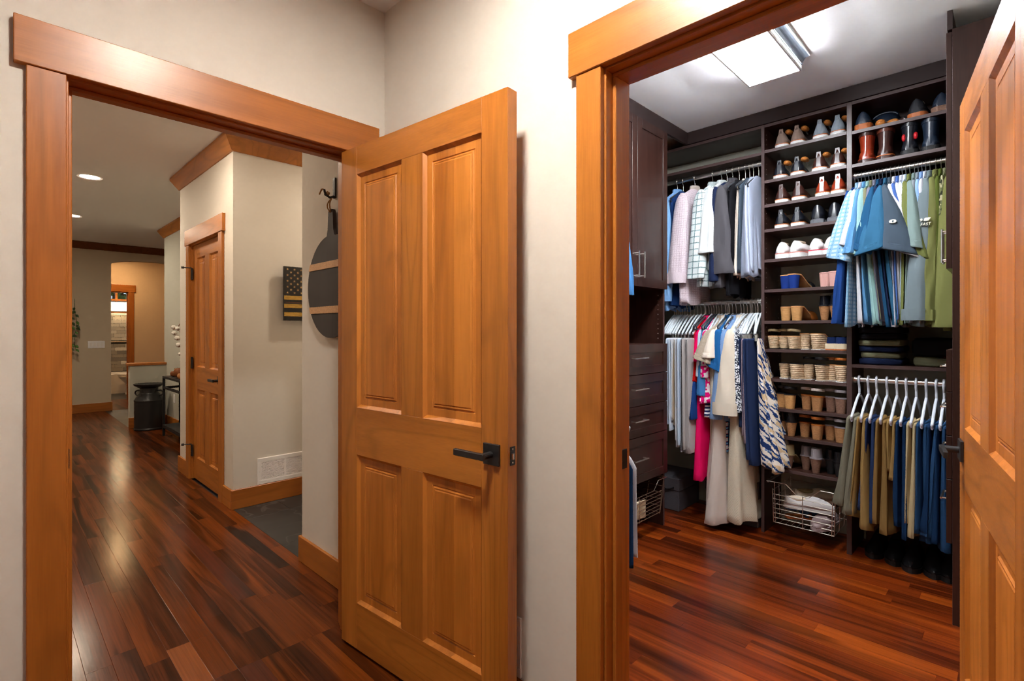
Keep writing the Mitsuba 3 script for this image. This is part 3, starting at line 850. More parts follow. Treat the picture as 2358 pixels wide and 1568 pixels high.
# ------------------------------------------------------------------ hall: things on the walls
# round serving board on the near hall wall
pmat('board_black', wood_tex('z', [0.030, 0.025, 0.023], [0.060, 0.050, 0.047], 2.0, contrast=0.6), 0.65, 0.3)
pmat('board_rim', [0.55, 0.40, 0.26], 0.6, 0.3)
pmat('copper_band', mikit.proc(lambda p, n, uv: mix([0.46, 0.25, 0.12], [0.60, 0.35, 0.18], noise(p.y * 260, p.z * 260))), 0.5, 0.4)
pmat('jute', [0.33, 0.19, 0.07], 0.9)
bd = thing('serving_board', 'round black wooden serving board with two tan bands, hanging on the hall wall', 'serving board')
bx, by, bz, br = XB - 0.030, 2.479, 1.524, 0.262
ang = np.linspace(0, 2 * math.pi, 65)[:-1]
a0 = 0.026 / br
outline = [(by + br * math.sin(t), bz + br * math.cos(t)) for t in np.linspace(a0 * 1.6, 2 * math.pi - a0 * 1.6, 60)]
handle = [(by - 0.030, bz + br + 0.03), (by - 0.024, bz + br + 0.115), (by - 0.016, bz + br + 0.13), (by + 0.016, bz + br + 0.13), (by + 0.024, bz + br + 0.115), (by + 0.030, bz + br + 0.03)]
part(bd, 'board', prism(outline + handle, bx + 0.002, bx + 0.020, 'x'), 'board_black')
part(bd, 'rim', prism([(by + (br + 0.0015) * math.sin(t), bz + (br + 0.0015) * math.cos(t)) for t in np.linspace(0.2, 2 * math.pi - 0.2, 60)], bx + 0.009, bx + 0.019, 'x'), 'board_rim', label='pale wooden edge')
for z in (1.636, 1.407):
    h = 0.0175
    w0, w1 = math.sqrt(br ** 2 - (z + h - bz) ** 2), math.sqrt(br ** 2 - (z - h - bz) ** 2)
    part(bd, 'band', prism([(by - w1 - 0.002, z - h), (by + w1 + 0.002, z - h), (by + w0 + 0.002, z + h), (by - w0 - 0.002, z + h)], bx - 0.001, bx + 0.021, 'x'), 'copper_band', label='tan wooden band')
hz = 2.03
hk = thing('wall_hook', 'black iron wall hook that holds the round board', 'hook')
part(hk, 'plate', cbox(XB - 0.010, XB - 0.0005, by - 0.012, by + 0.012, hz - 0.055, hz + 0.05, 0.002), 'black_iron')
part(hk, 'arm', tube([[XB - 0.008, by, hz - 0.045], [XB - 0.03, by, hz - 0.055], [XB - 0.055, by, hz - 0.045], [XB - 0.06, by, hz - 0.02]], 0.006, 8), 'black_iron')
t = np.linspace(0, 1, 14)
rope = [[XB - 0.020 - 0.018 * math.sin(math.pi * q), by + 0.013 * math.sin(math.pi * q), bz + br + 0.105 + (hz - 0.055 - bz - br - 0.105) * q] for q in t]
rope2 = [[x, 2 * by - y, z] for x, y, z in rope][::-1]
part(bd, 'cord', cat(tube(rope, 0.0035, 6), tube(rope2, 0.0035, 6), tube([[XB - 0.04, by + 0.01 * math.sin(9 * q), hz - 0.048 + 0.02 * q] for q in t], 0.006, 6),
                     tube([[XB - 0.045 - 0.015 * q, by + 0.01 + 0.045 * q, hz - 0.04 + 0.03 * math.sin(3 * q)] for q in t], 0.004, 6)), 'jute', True, label='tan cord')

# wooden flag plaque in the alcove
pmat('plaque_black', wood_tex('x', [0.006, 0.005, 0.005], [0.016, 0.013, 0.011], 4.0), 0.45, 0.4)
pmat('gold_paint', mikit.proc(lambda p, n, uv: mix([0.22, 0.11, 0.015], [0.60, 0.36, 0.07], fbm(p.x * 30, p.z * 160, 0.0, octaves=3))), 0.45, 0.4)
pmat('star_gold', mikit.proc(lambda p, n, uv: mix([0.22, 0.10, 0.03], [0.55, 0.38, 0.16], noise(p.x * 120, p.z * 120))), 0.6, 0.3)
pmat('rust_paint', [0.10, 0.03, 0.008], 0.7)
FX, FZ0, FZ1 = 1.574, 1.380, 1.797
FH = FZ1 - FZ0
FW = FH * 1.9
yb_, yf_ = 4.0595 - 0.045, 4.0595 - 0.068
fl = thing('flag_plaque', 'black and gold wooden flag plaque with stars on the alcove wall', 'wall art')
part(fl, 'backing', cbox(FX, FX + FW, yf_ + 0.004, yb_, FZ0, FZ1, 0.002), 'plaque_black')
part(fl, 'spacer', cbox(FX + 0.08, FX + FW - 0.08, yb_, 4.0595, FZ0 + 0.08, FZ1 - 0.08, 0.001), 'plaque_black')
sh = FH / 13
for i in range(13):
    z1, z0 = FZ1 - i * sh, FZ1 - (i + 1) * sh
    x0 = FX + 0.0015 if i >= 7 else FX + 0.4 * FW
    gold = (i % 2 == 0) if i < 7 else (i % 2 == 1)
    part(fl, 'stripe', cbox(x0, FX + FW - 0.0015, yf_, yf_ + 0.0039, z0 + 0.0006, z1 - 0.0006, 0.0006), 'gold_paint' if gold else 'plaque_black')
    if i == 8:
        part(fl, 'worn_line', box(FX + 0.01, FX + 0.3, yf_ - 0.0004, yf_, z0 + 0.008, z0 + 0.013), 'rust_paint')
part(fl, 'canton', cbox(FX + 0.0015, FX + 0.4 * FW - 0.001, yf_, yf_ + 0.0039, FZ1 - 7 * sh + 0.0008, FZ1 - 0.0015, 0.0006), 'plaque_black')


def star(cx, cz, r):
    return [(cx + (r if k % 2 == 0 else r * 0.40) * math.sin(k * math.pi / 5), cz + (r if k % 2 == 0 else r * 0.40) * math.cos(k * math.pi / 5)) for k in range(10)]


ch, cw = 7 * sh, 0.4 * FW
for r in range(9):
    for c in range(6 if r % 2 == 0 else 5):
        part(fl, 'star', prism(star(FX + cw * (2 * c + 1 + r % 2) / 12, FZ1 - ch * (r + 1) / 10, 0.0098)[::-1], yf_ - 0.0008, yf_ - 0.0001, 'y'), 'star_gold')


# louvred return-air grilles
def grille(label, mp, w, z0, z1):
    k = thing('vent_grille', label, 'air vent')
    b = 0.030
    fr = [cbox(0, w, 0, 0.009, z0, z0 + b, 0.002), cbox(0, w, 0, 0.009, z1 - b, z1, 0.002), cbox(0, b, 0, 0.009, z0 + b, z1 - b, 0.002), cbox(w - b, w, 0, 0.009, z0 + b, z1 - b, 0.002),
          cbox(w / 2 - 0.006, w / 2 + 0.006, 0.001, 0.008, z0 + b, z1 - b, 0.001)]
    part(k, 'frame', mp(cat(fr)), 'white_enamel')
    part(k, 'duct_shadow', mp(box(b, w - b, 0.0003, 0.0008, z0 + b, z1 - b)), 'dark_gap')
    n = 16
    for i in range(n):
        z = z0 + b + (i + 0.5) * (z1 - z0 - 2 * b) / n
        for x0, x1 in ((b, w / 2 - 0.006), (w / 2 + 0.006, w - b)):
            part(k, 'louvre', mp(turned(box(x0, x1, 0.002, 0.0075, z - 0.0018, z + 0.0018), -38, (1, 0, 0), (0, 0.005, z))), 'white_enamel')
    for x in (b / 2, w - b / 2):
        part(k, 'screw', mp(ball((x, 0.009, (z0 + z1) / 2), (0.004, 0.0015, 0.004), 1)), 'nickel', True)
    return k


grille('white louvred wall vent above the baseboard in the slate alcove', lambda m: (lambda q: (q.apply_transform(np.array([[1, 0, 0, 1.402], [0, -1, 0, 4.0597], [0, 0, 1, 0], [0, 0, 0, 1.0]])), q)[1])(m.copy()), 0.41, 0.143, 0.340)
grille('white louvred wall vent behind the free edge of the open hall door', lambda m: (lambda q: (q.apply_transform(np.array([[0, -1, 0, XB - 0.0003], [1, 0, 0, 1.166], [0, 0, 1, 0], [0, 0, 0, 1.0]])), q)[1])(m.copy()), 0.41, 0.147, 0.345)

# ------------------------------------------------------------------ hall: console table group
ct = thing('console_table', 'narrow black metal console table against the recess wall', 'table')
cx0, cx1, cy0, cy1, cz = 1.495, 1.695, 5.75, 7.56, 0.742
part(ct, 'tabletop', cbox(cx0, cx1, cy0, cy1, cz - 0.028, cz, 0.002), 'black_metal')
for x in (cx0, cx1 - 0.025):
    for y in (cy0, cy1 - 0.025):
        part(ct, 'leg', cbox(x, x + 0.025, y, y + 0.025, 0, cz - 0.0285, 0.001), 'black_metal')
for z in (0.115, 0.600):
    for y in (cy0, cy1 - 0.025):
        part(ct, 'end_rail', cbox(cx0 + 0.0255, cx1 - 0.0255, y, y + 0.025, z - 0.0125, z + 0.0125, 0.001), 'black_metal')
    for x in (cx0, cx1 - 0.025):
        part(ct, 'long_rail', cbox(x, x + 0.025, cy0 + 0.0255, cy1 - 0.0255, z - 0.0125, z + 0.0125, 0.001), 'black_metal')
part(ct, 'lower_shelf', cbox(cx0 + 0.001, cx1 - 0.001, cy0 + 0.026, cy1 - 0.026, 0.128, 0.145, 0.001), 'black_metal')


def pumpkin(x, y, z, r, h, lobes, mat, label):
    k = thing('pumpkin', label, 'pumpkin', 'decorative pumpkins on the console table')
    th = np.linspace(0, 2 * np.pi, 48, endpoint=False)
    rings = []
    for ph in np.linspace(-1.45, 1.45, 14):
        rr = r * (math.cos(ph) ** 0.7) * (1 - 0.10 * np.abs(np.sin(th * lobes / 2)) ** 0.5 * -1 - 0.10)
        zz = z + h / 2 + h / 2 * math.sin(ph) * (0.86 if ph > 1.2 else 1)
        rings.append(np.stack([x + rr * np.cos(th), y + rr * np.sin(th), np.full(48, zz)], 1))
    part(k, 'body', loft(rings), mat, True)
    part(k, 'stem', tube([[x, y, z + h * 0.9], [x + 0.003, y + 0.006, z + h + 0.012], [x + 0.008, y + 0.016, z + h + 0.03]], [0.008, 0.0055, 0.006], 8), 'jute')


pmat('pumpkin_brown', lin((122, 70, 34)), 0.6, 0.3)
pmat('pumpkin_tan', lin((176, 120, 74)), 0.6, 0.3)
pumpkin(1.60, 7.10, cz, 0.088, 0.125, 9, 'pumpkin_brown', 'largest brown pumpkin, at the back on the console table')
pumpkin(1.58, 7.36, cz, 0.046, 0.070, 8, 'pumpkin_brown', 'small brown pumpkin at the far left end of the console table')
pumpkin(1.555, 6.86, cz, 0.056, 0.078, 10, 'pumpkin_tan', 'pale tan pumpkin in front, next to the door casing')

# cotton stems in a vase behind the door casing
vs = thing('vase', 'dark stoneware vase on the console table holding cotton stems', 'vase')
part(vs, 'body', lathe([(0.045, cz), (0.065, cz + 0.05), (0.07, cz + 0.12), (0.045, cz + 0.2), (0.03, cz + 0.24), (0.036, cz + 0.26)], 24, (1.60, 6.52)), 'black_metal', True)
cs = thing('cotton_stem', 'white cotton boll stem arching out above the console table', 'dried flower')
stem = [[1.60, 6.52, cz + 0.04], [1.598, 6.55, cz + 0.3], [1.59, 6.68, cz + 0.56], [1.575, 6.86, cz + 0.66], [1.56, 7.02, cz + 0.64], [1.55, 7.10, cz + 0.58]]
part(cs, 'stem', tube(stem, 0.004, 6), 'pumpkin_brown')
pmat('cotton', [0.85, 0.82, 0.76], 0.95, 0.1, sheen=0.4)
crng = random.Random(5)
for (y, z, r) in ((7.30, 1.345, 0.026), (7.30, 1.275, 0.025), (7.17, 1.215, 0.027), (7.12, 1.135, 0.028), (7.03, 1.03, 0.018), (6.99, 0.955, 0.017), (7.0, 1.33, 0.024)):
    x = 1.555 + crng.uniform(-0.02, 0.02)
    b = part(cs, 'boll', cat([ball((x + r * 0.45 * math.cos(k * 1.571 + .4), y + r * 0.45 * math.sin(k * 1.571 + .4), z + 0.2 * r * (k % 2)), (r * .75,) * 3, 2) for k in range(4)]), 'cotton', True)
    part(b, 'husk', cat([tube([[x, y, z - r], [x + r * 0.9 * math.cos(k * 1.571), y + r * 0.9 * math.sin(k * 1.571), z - 0.5 * r], [x + r * 1.3 * math.cos(k * 1.571), y + r * 1.3 * math.sin(k * 1.571), z + 0.1 * r]], [0.003, 0.003, 0.001], 5) for k in range(4)]), 'pumpkin_brown')
    part(cs, 'twig', tube([[x, y, z - r], [1.585, y - 0.06, z - 0.02], [1.595, max(6.56, y - 0.2), z - 0.08]], 0.002, 5), 'pumpkin_brown')

# milk can
mx, my = 1.475, 8.21
mc = thing('milk_can', 'black metal milk can with two side handles in front of the half wall', 'milk can')
part(mc, 'body', lathe([(0.160, 0.0), (0.168, 0.006), (0.168, 0.02), (0.162, 0.03), (0.162, 0.37), (0.166, 0.378), (0.166, 0.388), (0.160, 0.396), (0.140, 0.435), (0.108, 0.475), (0.102, 0.49), (0.102, 0.545), (0.108, 0.552)], 40, (mx, my)), 'black_iron', 30)
part(mc, 'lid', lathe([(0.095, 0.5525), (0.12, 0.556), (0.166, 0.585), (0.172, 0.600), (0.166, 0.604), (0.12, 0.585), (0.03, 0.588), (0.004, 0.589)], 40, (mx, my)), 'black_iron', 30)
for s in (-1, 1):
    vx, vy = math.cos(-0.75) * s, math.sin(-0.75) * s
    q = [(0.128, 0.44), (0.165, 0.452), (0.180, 0.475), (0.176, 0.498), (0.150, 0.512), (0.104, 0.512)]
    part(mc, 'handle', tube([[mx + vx * r, my + vy * r, z] for r, z in q], 0.009, 8), 'black_iron', True)

# switches, outlet, strike
sw = thing('switch_plate', 'white four-gang light switch plate on the far hall wall', 'light switch')
part(sw, 'plate', cbox(1.085, 1.300, 10.5435, 10.5495, 1.028, 1.144, 0.002), 'white_plastic')
for i in range(4):
    part(sw, 'rocker', cbox(1.1075 + i * 0.046 - 0.0, 1.1075 + i * 0.046 + 0.033, 10.5395, 10.5434, 1.053, 1.119, 0.001), 'white_enamel')
ou = thing('wall_outlet', 'white wall outlet low on the recess wall under the console table', 'electrical outlet')
part(ou, 'plate', cbox(1.708, 1.7135, 7.940, 8.012, 0.345, 0.46, 0.0015), 'white_plastic')
for z in (0.378, 0.427):
    part(ou, 'socket', cbox(1.706, 1.7079, 7.959, 7.993, z - 0.016, z + 0.016, 0.001), 'white_enamel')

# trailing plant on the far wall at the left edge of the doorway
pmat('leaf_green', lin((70, 110, 40)), 0.5, 0.4)
pmat('leaf_dark', lin((45, 66, 30)), 0.5, 0.4)
hp = thing('hanging_plant', 'trailing green plant on the far hall wall beside the left jamb', 'plant')
part(hp, 'pot', lathe([(0.06, 1.62), (0.085, 1.64), (0.10, 1.78), (0.095, 1.78), (0.08, 1.66)], 24, (0.70, 10.42)), 'white_enamel', True)
prg = random.Random(12)


def leaf_mesh(c, d, n, l, w):
    c, d, n = (np.array(q, float) for q in (c, d, n))
    d /= np.linalg.norm(d)
    s = np.cross(d, n); s /= np.linalg.norm(s)
    n = np.cross(s, d)
    prof = [(0, 0.02), (0.2, 0.75), (0.45, 1.0), (0.75, 0.65), (1, 0.02)]
    v = []
    for t, k in prof:
        for q in (-1, 0, 1):
            v.append(c + d * l * t + s * w * k * q * 0.5 + n * (0.14 * w * abs(q) - 0.25 * l * t * t))
    f = []
    for i in range(4):
        for j in range(2):
            a = i * 3 + j
            f += [[a, a + 1, a + 4], [a, a + 4, a + 3]]
    return M(v, f)


for vine in range(5):
    x0 = 0.74 + 0.045 * vine
    n = 15
    ln = [0.55, 0.9, 0.75, 1.0, 0.8][vine]
    path = [[x0 + 0.012 * math.sin(3 * i / n * 3.1 + vine), 10.40 - 0.02 * (vine % 3), 1.77 - ln * i / n if i else 1.80] for i in range(n)]
    part(hp, 'vine', tube(path, 0.003, 5), 'leaf_dark')
    for i in range(2, n):
        if prg.random() < 0.8:
            dx = prg.uniform(-1, 1)
            part(hp, 'leaf', leaf_mesh(path[i], (dx, -0.5, -0.5 + prg.uniform(-.3, .3)), (0, -1, 0.6), prg.uniform(0.05, 0.085), prg.uniform(0.03, 0.05)), 'leaf_green' if prg.random() < 0.6 else 'leaf_dark')

# ------------------------------------------------------------------ bathroom past the landing
def stone_tex(p, n, uv):
    c = cell_rand(dr.floor(p.x / 0.2), dr.floor(p.z / 0.075), 3)
    return mix([0.20, 0.17, 0.12], [0.52, 0.47, 0.38], dr.clip(0.55 * c + 0.45 * fbm(p.x * 20, p.z * 40), 0, 1))


STONES = [pmat(f'stone_{i}', c, 0.6) for i, c in enumerate(([0.52, 0.46, 0.36], [0.40, 0.35, 0.27], [0.28, 0.24, 0.18], [0.60, 0.55, 0.45], [0.19, 0.165, 0.13]))]
tw_ = thing('wall_tile', kind='structure')
part(tw_, 'backer', box(1.3, 2.6, 14.085, 14.0995, 0.0, 1.66), 'slate_grout')
srg = random.Random(3)
z = 0.42
while z < 1.64:
    x = 1.3 - srg.uniform(0, 0.2)
    while x < 2.6:
        l = srg.choice([0.15, 0.2, 0.3])
        a, b = max(1.3, x), min(2.6, x + l)
        if b - a > 0.03 and not (1.03 < z + 0.03 < 1.10):
            w = [0, 1, 3, 1, 0] if z > 1.06 else [2, 4, 1, 2, 3]
            part(tw_, 'stone_tile', box(a + 0.002, b - 0.002, 14.085 - srg.uniform(0.006, 0.016), 14.0849, z + 0.002, min(z + 0.073, 1.65)), STONES[srg.choice(w)])
        x += l
    z += 0.075
part(tw_, 'ledge', cbox(1.3, 2.6, 14.05, 14.084, 1.058, 1.082, 0.002), 'board_rim', label='pale ledge strip')
wn = thing('window_1', kind='structure')
wf = []
for a, b, c, d in ((1.2, 2.5, 1.70, 1.75), (1.2, 2.5, 2.25, 2.30), (1.2, 1.25, 1.75, 2.25), (2.45, 2.5, 1.75, 2.25), (1.25, 2.45, 1.965, 2.01), (1.92, 1.96, 1.75, 2.25)):
    wf.append(cbox(a, b, 14.11, 14.17, c, d, 0.002))
part(wn, 'window_frame', cat(wf), 'cherry_along_x')
scene['window_glass'] = {'type': 'thindielectric'}
pmat('frosted', [0.85, 0.85, 0.82], 0.9, 0.2, spec_trans=0.0)
scene['frosted_glass'] = {'type': 'principledthin', 'base_color': rgb([0.9, 0.9, 0.88]), 'roughness': 0.6, 'diff_trans': 1.6, 'spec_trans': 0.0}
for a, b in ((1.25, 1.92), (1.96, 2.45)):
    part(wn, 'pane', M([[a, 14.14, 2.01], [b, 14.14, 2.01], [b, 14.14, 2.25], [a, 14.14, 2.25]], [[0, 1, 2], [0, 2, 3]]), 'window_glass')
    part(wn, 'frosted_pane', M([[a, 14.14, 1.75], [b, 14.14, 1.75], [b, 14.14, 1.965], [a, 14.14, 1.965]], [[0, 1, 2], [0, 2, 3]]), 'frosted_glass')
tub = thing('bathtub', 'white bathtub along the far bathroom wall below the stone tiles', 'bathtub')
tubr = []
for (x0, x1, y0, y1, zz) in ((1.3, 2.98, 13.36, 14.04, 0.0), (1.3, 2.98, 13.36, 14.04, 0.40), (1.31, 2.97, 13.37, 14.03, 0.41), (1.38, 2.9, 13.44, 13.98, 0.41), (1.46, 2.82, 13.50, 13.94, 0.10)):
    tubr.append([[x0, y0, zz], [x1, y0, zz], [x1, y1, zz], [x0, y1, zz]])
part(tub, 'shell', loft(tubr), 'porcelain')
to = thing('toilet', 'white toilet beyond the far doorway, half hidden by its casing', 'toilet')
tx, ty = 2.06, 13.05
el = lambda rx, ry, z, ox=0: np.stack([tx + ox + rx * np.cos(np.linspace(0, 2 * np.pi, 28, endpoint=False)), ty + ry * np.sin(np.linspace(0, 2 * np.pi, 28, endpoint=False)), np.full(28, z)], 1)
part(to, 'pedestal', loft([el(0.17, 0.105, 0.0, 0.05), el(0.17, 0.105, 0.03, 0.05), el(0.13, 0.085, 0.1, 0.05), el(0.13, 0.085, 0.2, 0.05)]), 'porcelain', 40)
part(to, 'bowl', loft([el(0.12, 0.085, 0.19, 0.05), el(0.19, 0.13, 0.27, 0.03), el(0.235, 0.175, 0.36), el(0.245, 0.185, 0.39)]), 'porcelain', True)
part(to, 'seat', loft([el(0.248, 0.188, 0.392), el(0.252, 0.192, 0.40), el(0.250, 0.190, 0.425), el(0.235, 0.178, 0.432)]), 'porcelain', 40)
part(to, 'tank', cbox(tx + 0.22, tx + 0.42, ty - 0.21, ty + 0.21, 0.36, 0.78, 0.02), 'porcelain')
wl = thing('bathroom_wall_lamp', 'glowing white glass wall lamp below the bathroom window', 'wall lamp')
part(wl, 'back_plate', cbox(1.72, 2.24, 14.06, 14.085, 1.735, 1.945, 0.003), 'nickel')
for i in range(3):
    gs = part(wl, 'glass_shade', cbox(1.735 + i * 0.17, 1.885 + i * 0.17, 13.93, 14.059, 1.75, 1.93, 0.01), 'porcelain', label='glowing glass shade')
    scene[gs]['emitter'] = emitter([1.6, 1.15, .62] if i == 1 else [.55, .45, .32])
# a tree outside the bathroom window
pmat('tree_leaf', lin((96, 140, 60)), 0.6, 0.3)
pmat('bark', lin((90, 70, 50)), 0.9)
tr = thing('garden_tree', 'green tree outside the bathroom window', 'tree')
part(tr, 'trunk', tube([[2.6, 19.0, -0.1], [2.65, 19.0, 2.5], [2.6, 19.1, 5.0]], [0.16, 0.13, 0.06], 10), 'bark')
trg = random.Random(8)
lv = []
for i in range(900):
    a, u_, r = trg.uniform(0, 6.283), trg.uniform(-1, 1), trg.uniform(0.4, 1.0)
    c = [2.6 + 1.9 * r * math.cos(a) * math.sqrt(1 - u_ * u_), 19 + 1.5 * r * math.sin(a) * math.sqrt(1 - u_ * u_), 3.4 + 1.9 * r * u_]
    lv.append(leaf_mesh(c, (trg.uniform(-1, 1), trg.uniform(-1, 1), trg.uniform(-1, .3)), (trg.uniform(-1, 1), trg.uniform(-1, 1), 1.2), 0.22, 0.15))
part(tr, 'foliage', cat(lv), 'tree_leaf', kind='stuff')
single('garden_ground', box(-20, 25, 14.6, 45, -0.3, -0.1), 'leaf_dark', kind='structure')

# ------------------------------------------------------------------ shoes
WS = [(0, .013), (.03, .029), (.08, .0365), (.2, .0385), (.4, .036), (.6, .042), (.75, .044), (.88, .036), (.96, .021), (1, .006)]


def hw_at(s, k=1.0):
    return k * np.interp(s, [a for a, _ in WS], [b for _, b in WS])


def sole_outline(L, k=1.0, n=26):
    s = 0.5 - 0.5 * np.cos(np.linspace(0, math.pi, n))
    up = [(L * q, hw_at(q, k)) for q in s]
    return up + [(x, -y) for x, y in up[::-1][1:-1]]


def curved(outline, zf, th):
    """A plate with the outline; zf(x) is its underside."""
    o = np.array(outline)
    n = len(o)
    a = np.c_[o, [zf(x) for x in o[:, 0]]]
    b = a + [0, 0, th]
    h = n // 2
    f = []
    for i in range(n):
        j = (i + 1) % n
        f += [[i, j, j + n], [i, j + n, i + n]]
    for i in range(0, h):               # strips between the two sides
        p, q = i, i + 1
        r, s_ = (n - i) % n, (n - i - 1) % n
        for tri in ([p, r, q], [q, r, s_]):
            if len(set(tri)) == 3:
                f.append(tri)
                f.append([t + n for t in tri[::-1]])
    return M(np.vstack([a, b]), f)


def upper(L, zb, hts, taper, k=0.96, lean=0.010):
    ss = [0, .015, .04, .09, .16, .25, .36, .47, .58, .68, .78, .87, .94, .985, 1.0]
    th = np.linspace(0, math.pi, 15)
    rings = []
    for s in ss:
        w = hw_at(s, k)
        h = np.interp(s, [a for a, _ in hts], [b for _, b in hts])
        kk = np.interp(s, [0, .2, .45, 1], [taper, taper * .9, taper * .8, .25])
        soft = taper < 0.42               # a rounded heel counter instead of a tall narrow one
        sn = np.sin(th) ** (0.62 if soft else 0.85)
        y = w * np.sign(np.cos(th)) * np.abs(np.cos(th)) ** (0.55 if soft else 0.75) * (1 - kk * sn ** 1.6)
        x = L * s + lean * sn * (1 - s)
        rings.append(np.stack([x, y, zb + h * sn], 1))
    return loft(rings)


def band(cx, zb, w, h, width, th=0.003, tilt=0.0, n=15, a0=0.0, a1=math.pi):
    """A strap arched over the foot at x = cx."""
    t = np.linspace(a0, a1, n)
    rings = []
    for q in t:
        y, z = w * math.cos(q), zb + h * math.sin(q)
        nx_ = np.array([0, math.cos(q), math.sin(q)])
        dx = tilt * math.sin(q)
        p = np.array([cx + dx, y, z])
        u = np.array([width / 2, 0, 0])
        rings.append([p - u, p + u, p + u + nx_ * th, p - u + nx_ * th])
    return loft(rings)


def sling(zb, r, width, th=0.0028, tilt=0.3, x0=0.045, depth=0.05):
    """A strap around the heel."""
    t = np.linspace(-0.52 * math.pi, 0.52 * math.pi, 17)
    rings = []
    for q in t:
        x, y = x0 - depth * math.cos(q), r * math.sin(q)
        n_ = np.array([-math.cos(q), math.sin(q), 0])
        p = np.array([x, y, zb + tilt * (x0 - x) * 0.4])
        u = np.array([0, 0, width / 2])
        rings.append([p - u, p + u, p + u + n_ * th, p - u + n_ * th])
    return loft(rings)


PROTO = {}


def proto(kind, parts):
    PROTO[kind] = [(n, shape(m, None, s)) for n, m, s in parts]


HT = [(0, .082), (.1, .082), (.25, .066), (.36, .068), (.5, .062), (.65, .050), (.85, .036), (1, .014)]
L0 = 0.285
proto('chukka', [('outsole', prism(sole_outline(L0, 1.08), 0, 0.021), 40), ('welt', prism(sole_outline(L0, 1.11), 0.0212, 0.0262), 40), ('upper', upper(L0, 0.0264, HT, 0.42, 1.02), True),
                 ('heel_tab', loft([[[0.008, -.0135, .085], [0.008, .0135, .085], [0.014, .0135, .085], [0.014, -.0135, .085]], [[0.011, -.011, .119], [0.011, .011, .119], [0.016, .011, .119], [0.016, -.011, .119]]]), False),
                 ('back_seam', loft([[[-.0012, -.010, .03], [-.0012, .010, .03], [0.02, .010, .03], [0.02, -.010, .03]], [[0.0075, -.011, .09], [0.0075, .011, .09], [0.025, .011, .09], [0.025, -.011, .09]]]), False),
                 ('lining', ball((0.075, 0, 0.098), (0.045, 0.016, 0.008), 2), True)])
HD = [(0, .066), (.12, .064), (.25, .052), (.4, .058), (.5, .058), (.65, .046), (.85, .034), (1, .012)]
proto('oxford', [('outsole', curved(sole_outline(L0, 1.0), lambda x: 0.022 * max(0, 1 - x / 0.1) ** 0 * (1 if x < 0.09 else max(0.2, 1 - (x - 0.09) / 0.05)) if x < 0.15 else 0.0022, 0.006), 40),
                 ('heel', prism(sole_outline(0.075, 1.0)[:], 0, 0.0218), 40), ('upper', upper(L0, 0.0284, [(a, b + .02) for a, b in HD], 0.16, 0.98), True), ('lining', ball((0.075, 0, 0.098), (0.048, 0.02, 0.01), 2), True)])
proto('sneaker', [('outsole', prism(sole_outline(L0, 1.16), 0, 0.030), 40), ('stripe', prism(sole_outline(L0, 1.175), 0.0302, 0.0355), 40), ('upper', upper(L0, 0.0358, [(a, b * .86) for a, b in HT], 0.40, 1.08), True),
                  ('lining', ball((0.08, 0, 0.098), (0.05, 0.022, 0.012), 2), True)])
SH = [(0, .06), (.03, .175), (.3, .18), (.37, .15), (.44, .085), (.6, .062), (.85, .042), (1, .014)]
shaft = loft([np.stack([0.062 + rx * np.cos(np.linspace(0, 2 * np.pi, 24, endpoint=False)), ry * np.sin(np.linspace(0, 2 * np.pi, 24, endpoint=False)), np.full(24, z)], 1) for z, rx, ry in ((0.035, .062, .036), (0.075, .056, .032), (0.12, .058, .034), (0.165, .062, .040))])
cuff = loft([np.stack([0.062 + rx * np.cos(np.linspace(0, 2 * np.pi, 24, endpoint=False)), ry * np.sin(np.linspace(0, 2 * np.pi, 24, endpoint=False)), np.full(24, z)], 1) for z, rx, ry in ((0.155, .064, .042), (0.180, .067, .045), (0.180, .058, .038), (0.168, .055, .035))])
proto('boot', [('outsole', prism(sole_outline(L0, 1.1), 0, 0.020), 40), ('welt', prism(sole_outline(L0, 1.13), 0.0202, 0.0255), 40), ('upper', upper(L0, 0.0257, HD, 0.3, 1.03), True), ('shaft', shaft, 40), ('cuff', cuff, 40)])


def block(z0, z1, a, b, cx=0.033, n=24, q=0.75):
    t = np.linspace(0, 2 * np.pi, n, endpoint=False)
    e = lambda v: np.sign(v) * np.abs(v) ** q
    return [np.stack([cx + a * k * e(np.cos(t)), b * k * e(np.sin(t)), np.full(n, z)], 1) for z, k in zip(np.linspace(z0, z1, 6), np.linspace(*(0.78, 1.0), 6))]


def footbed_z(H):
    return lambda x: float(np.interp(x, [0, .06, .10, .14, .175, .26], [H, H * .97, H * .66, H * .25, .004, .002]))


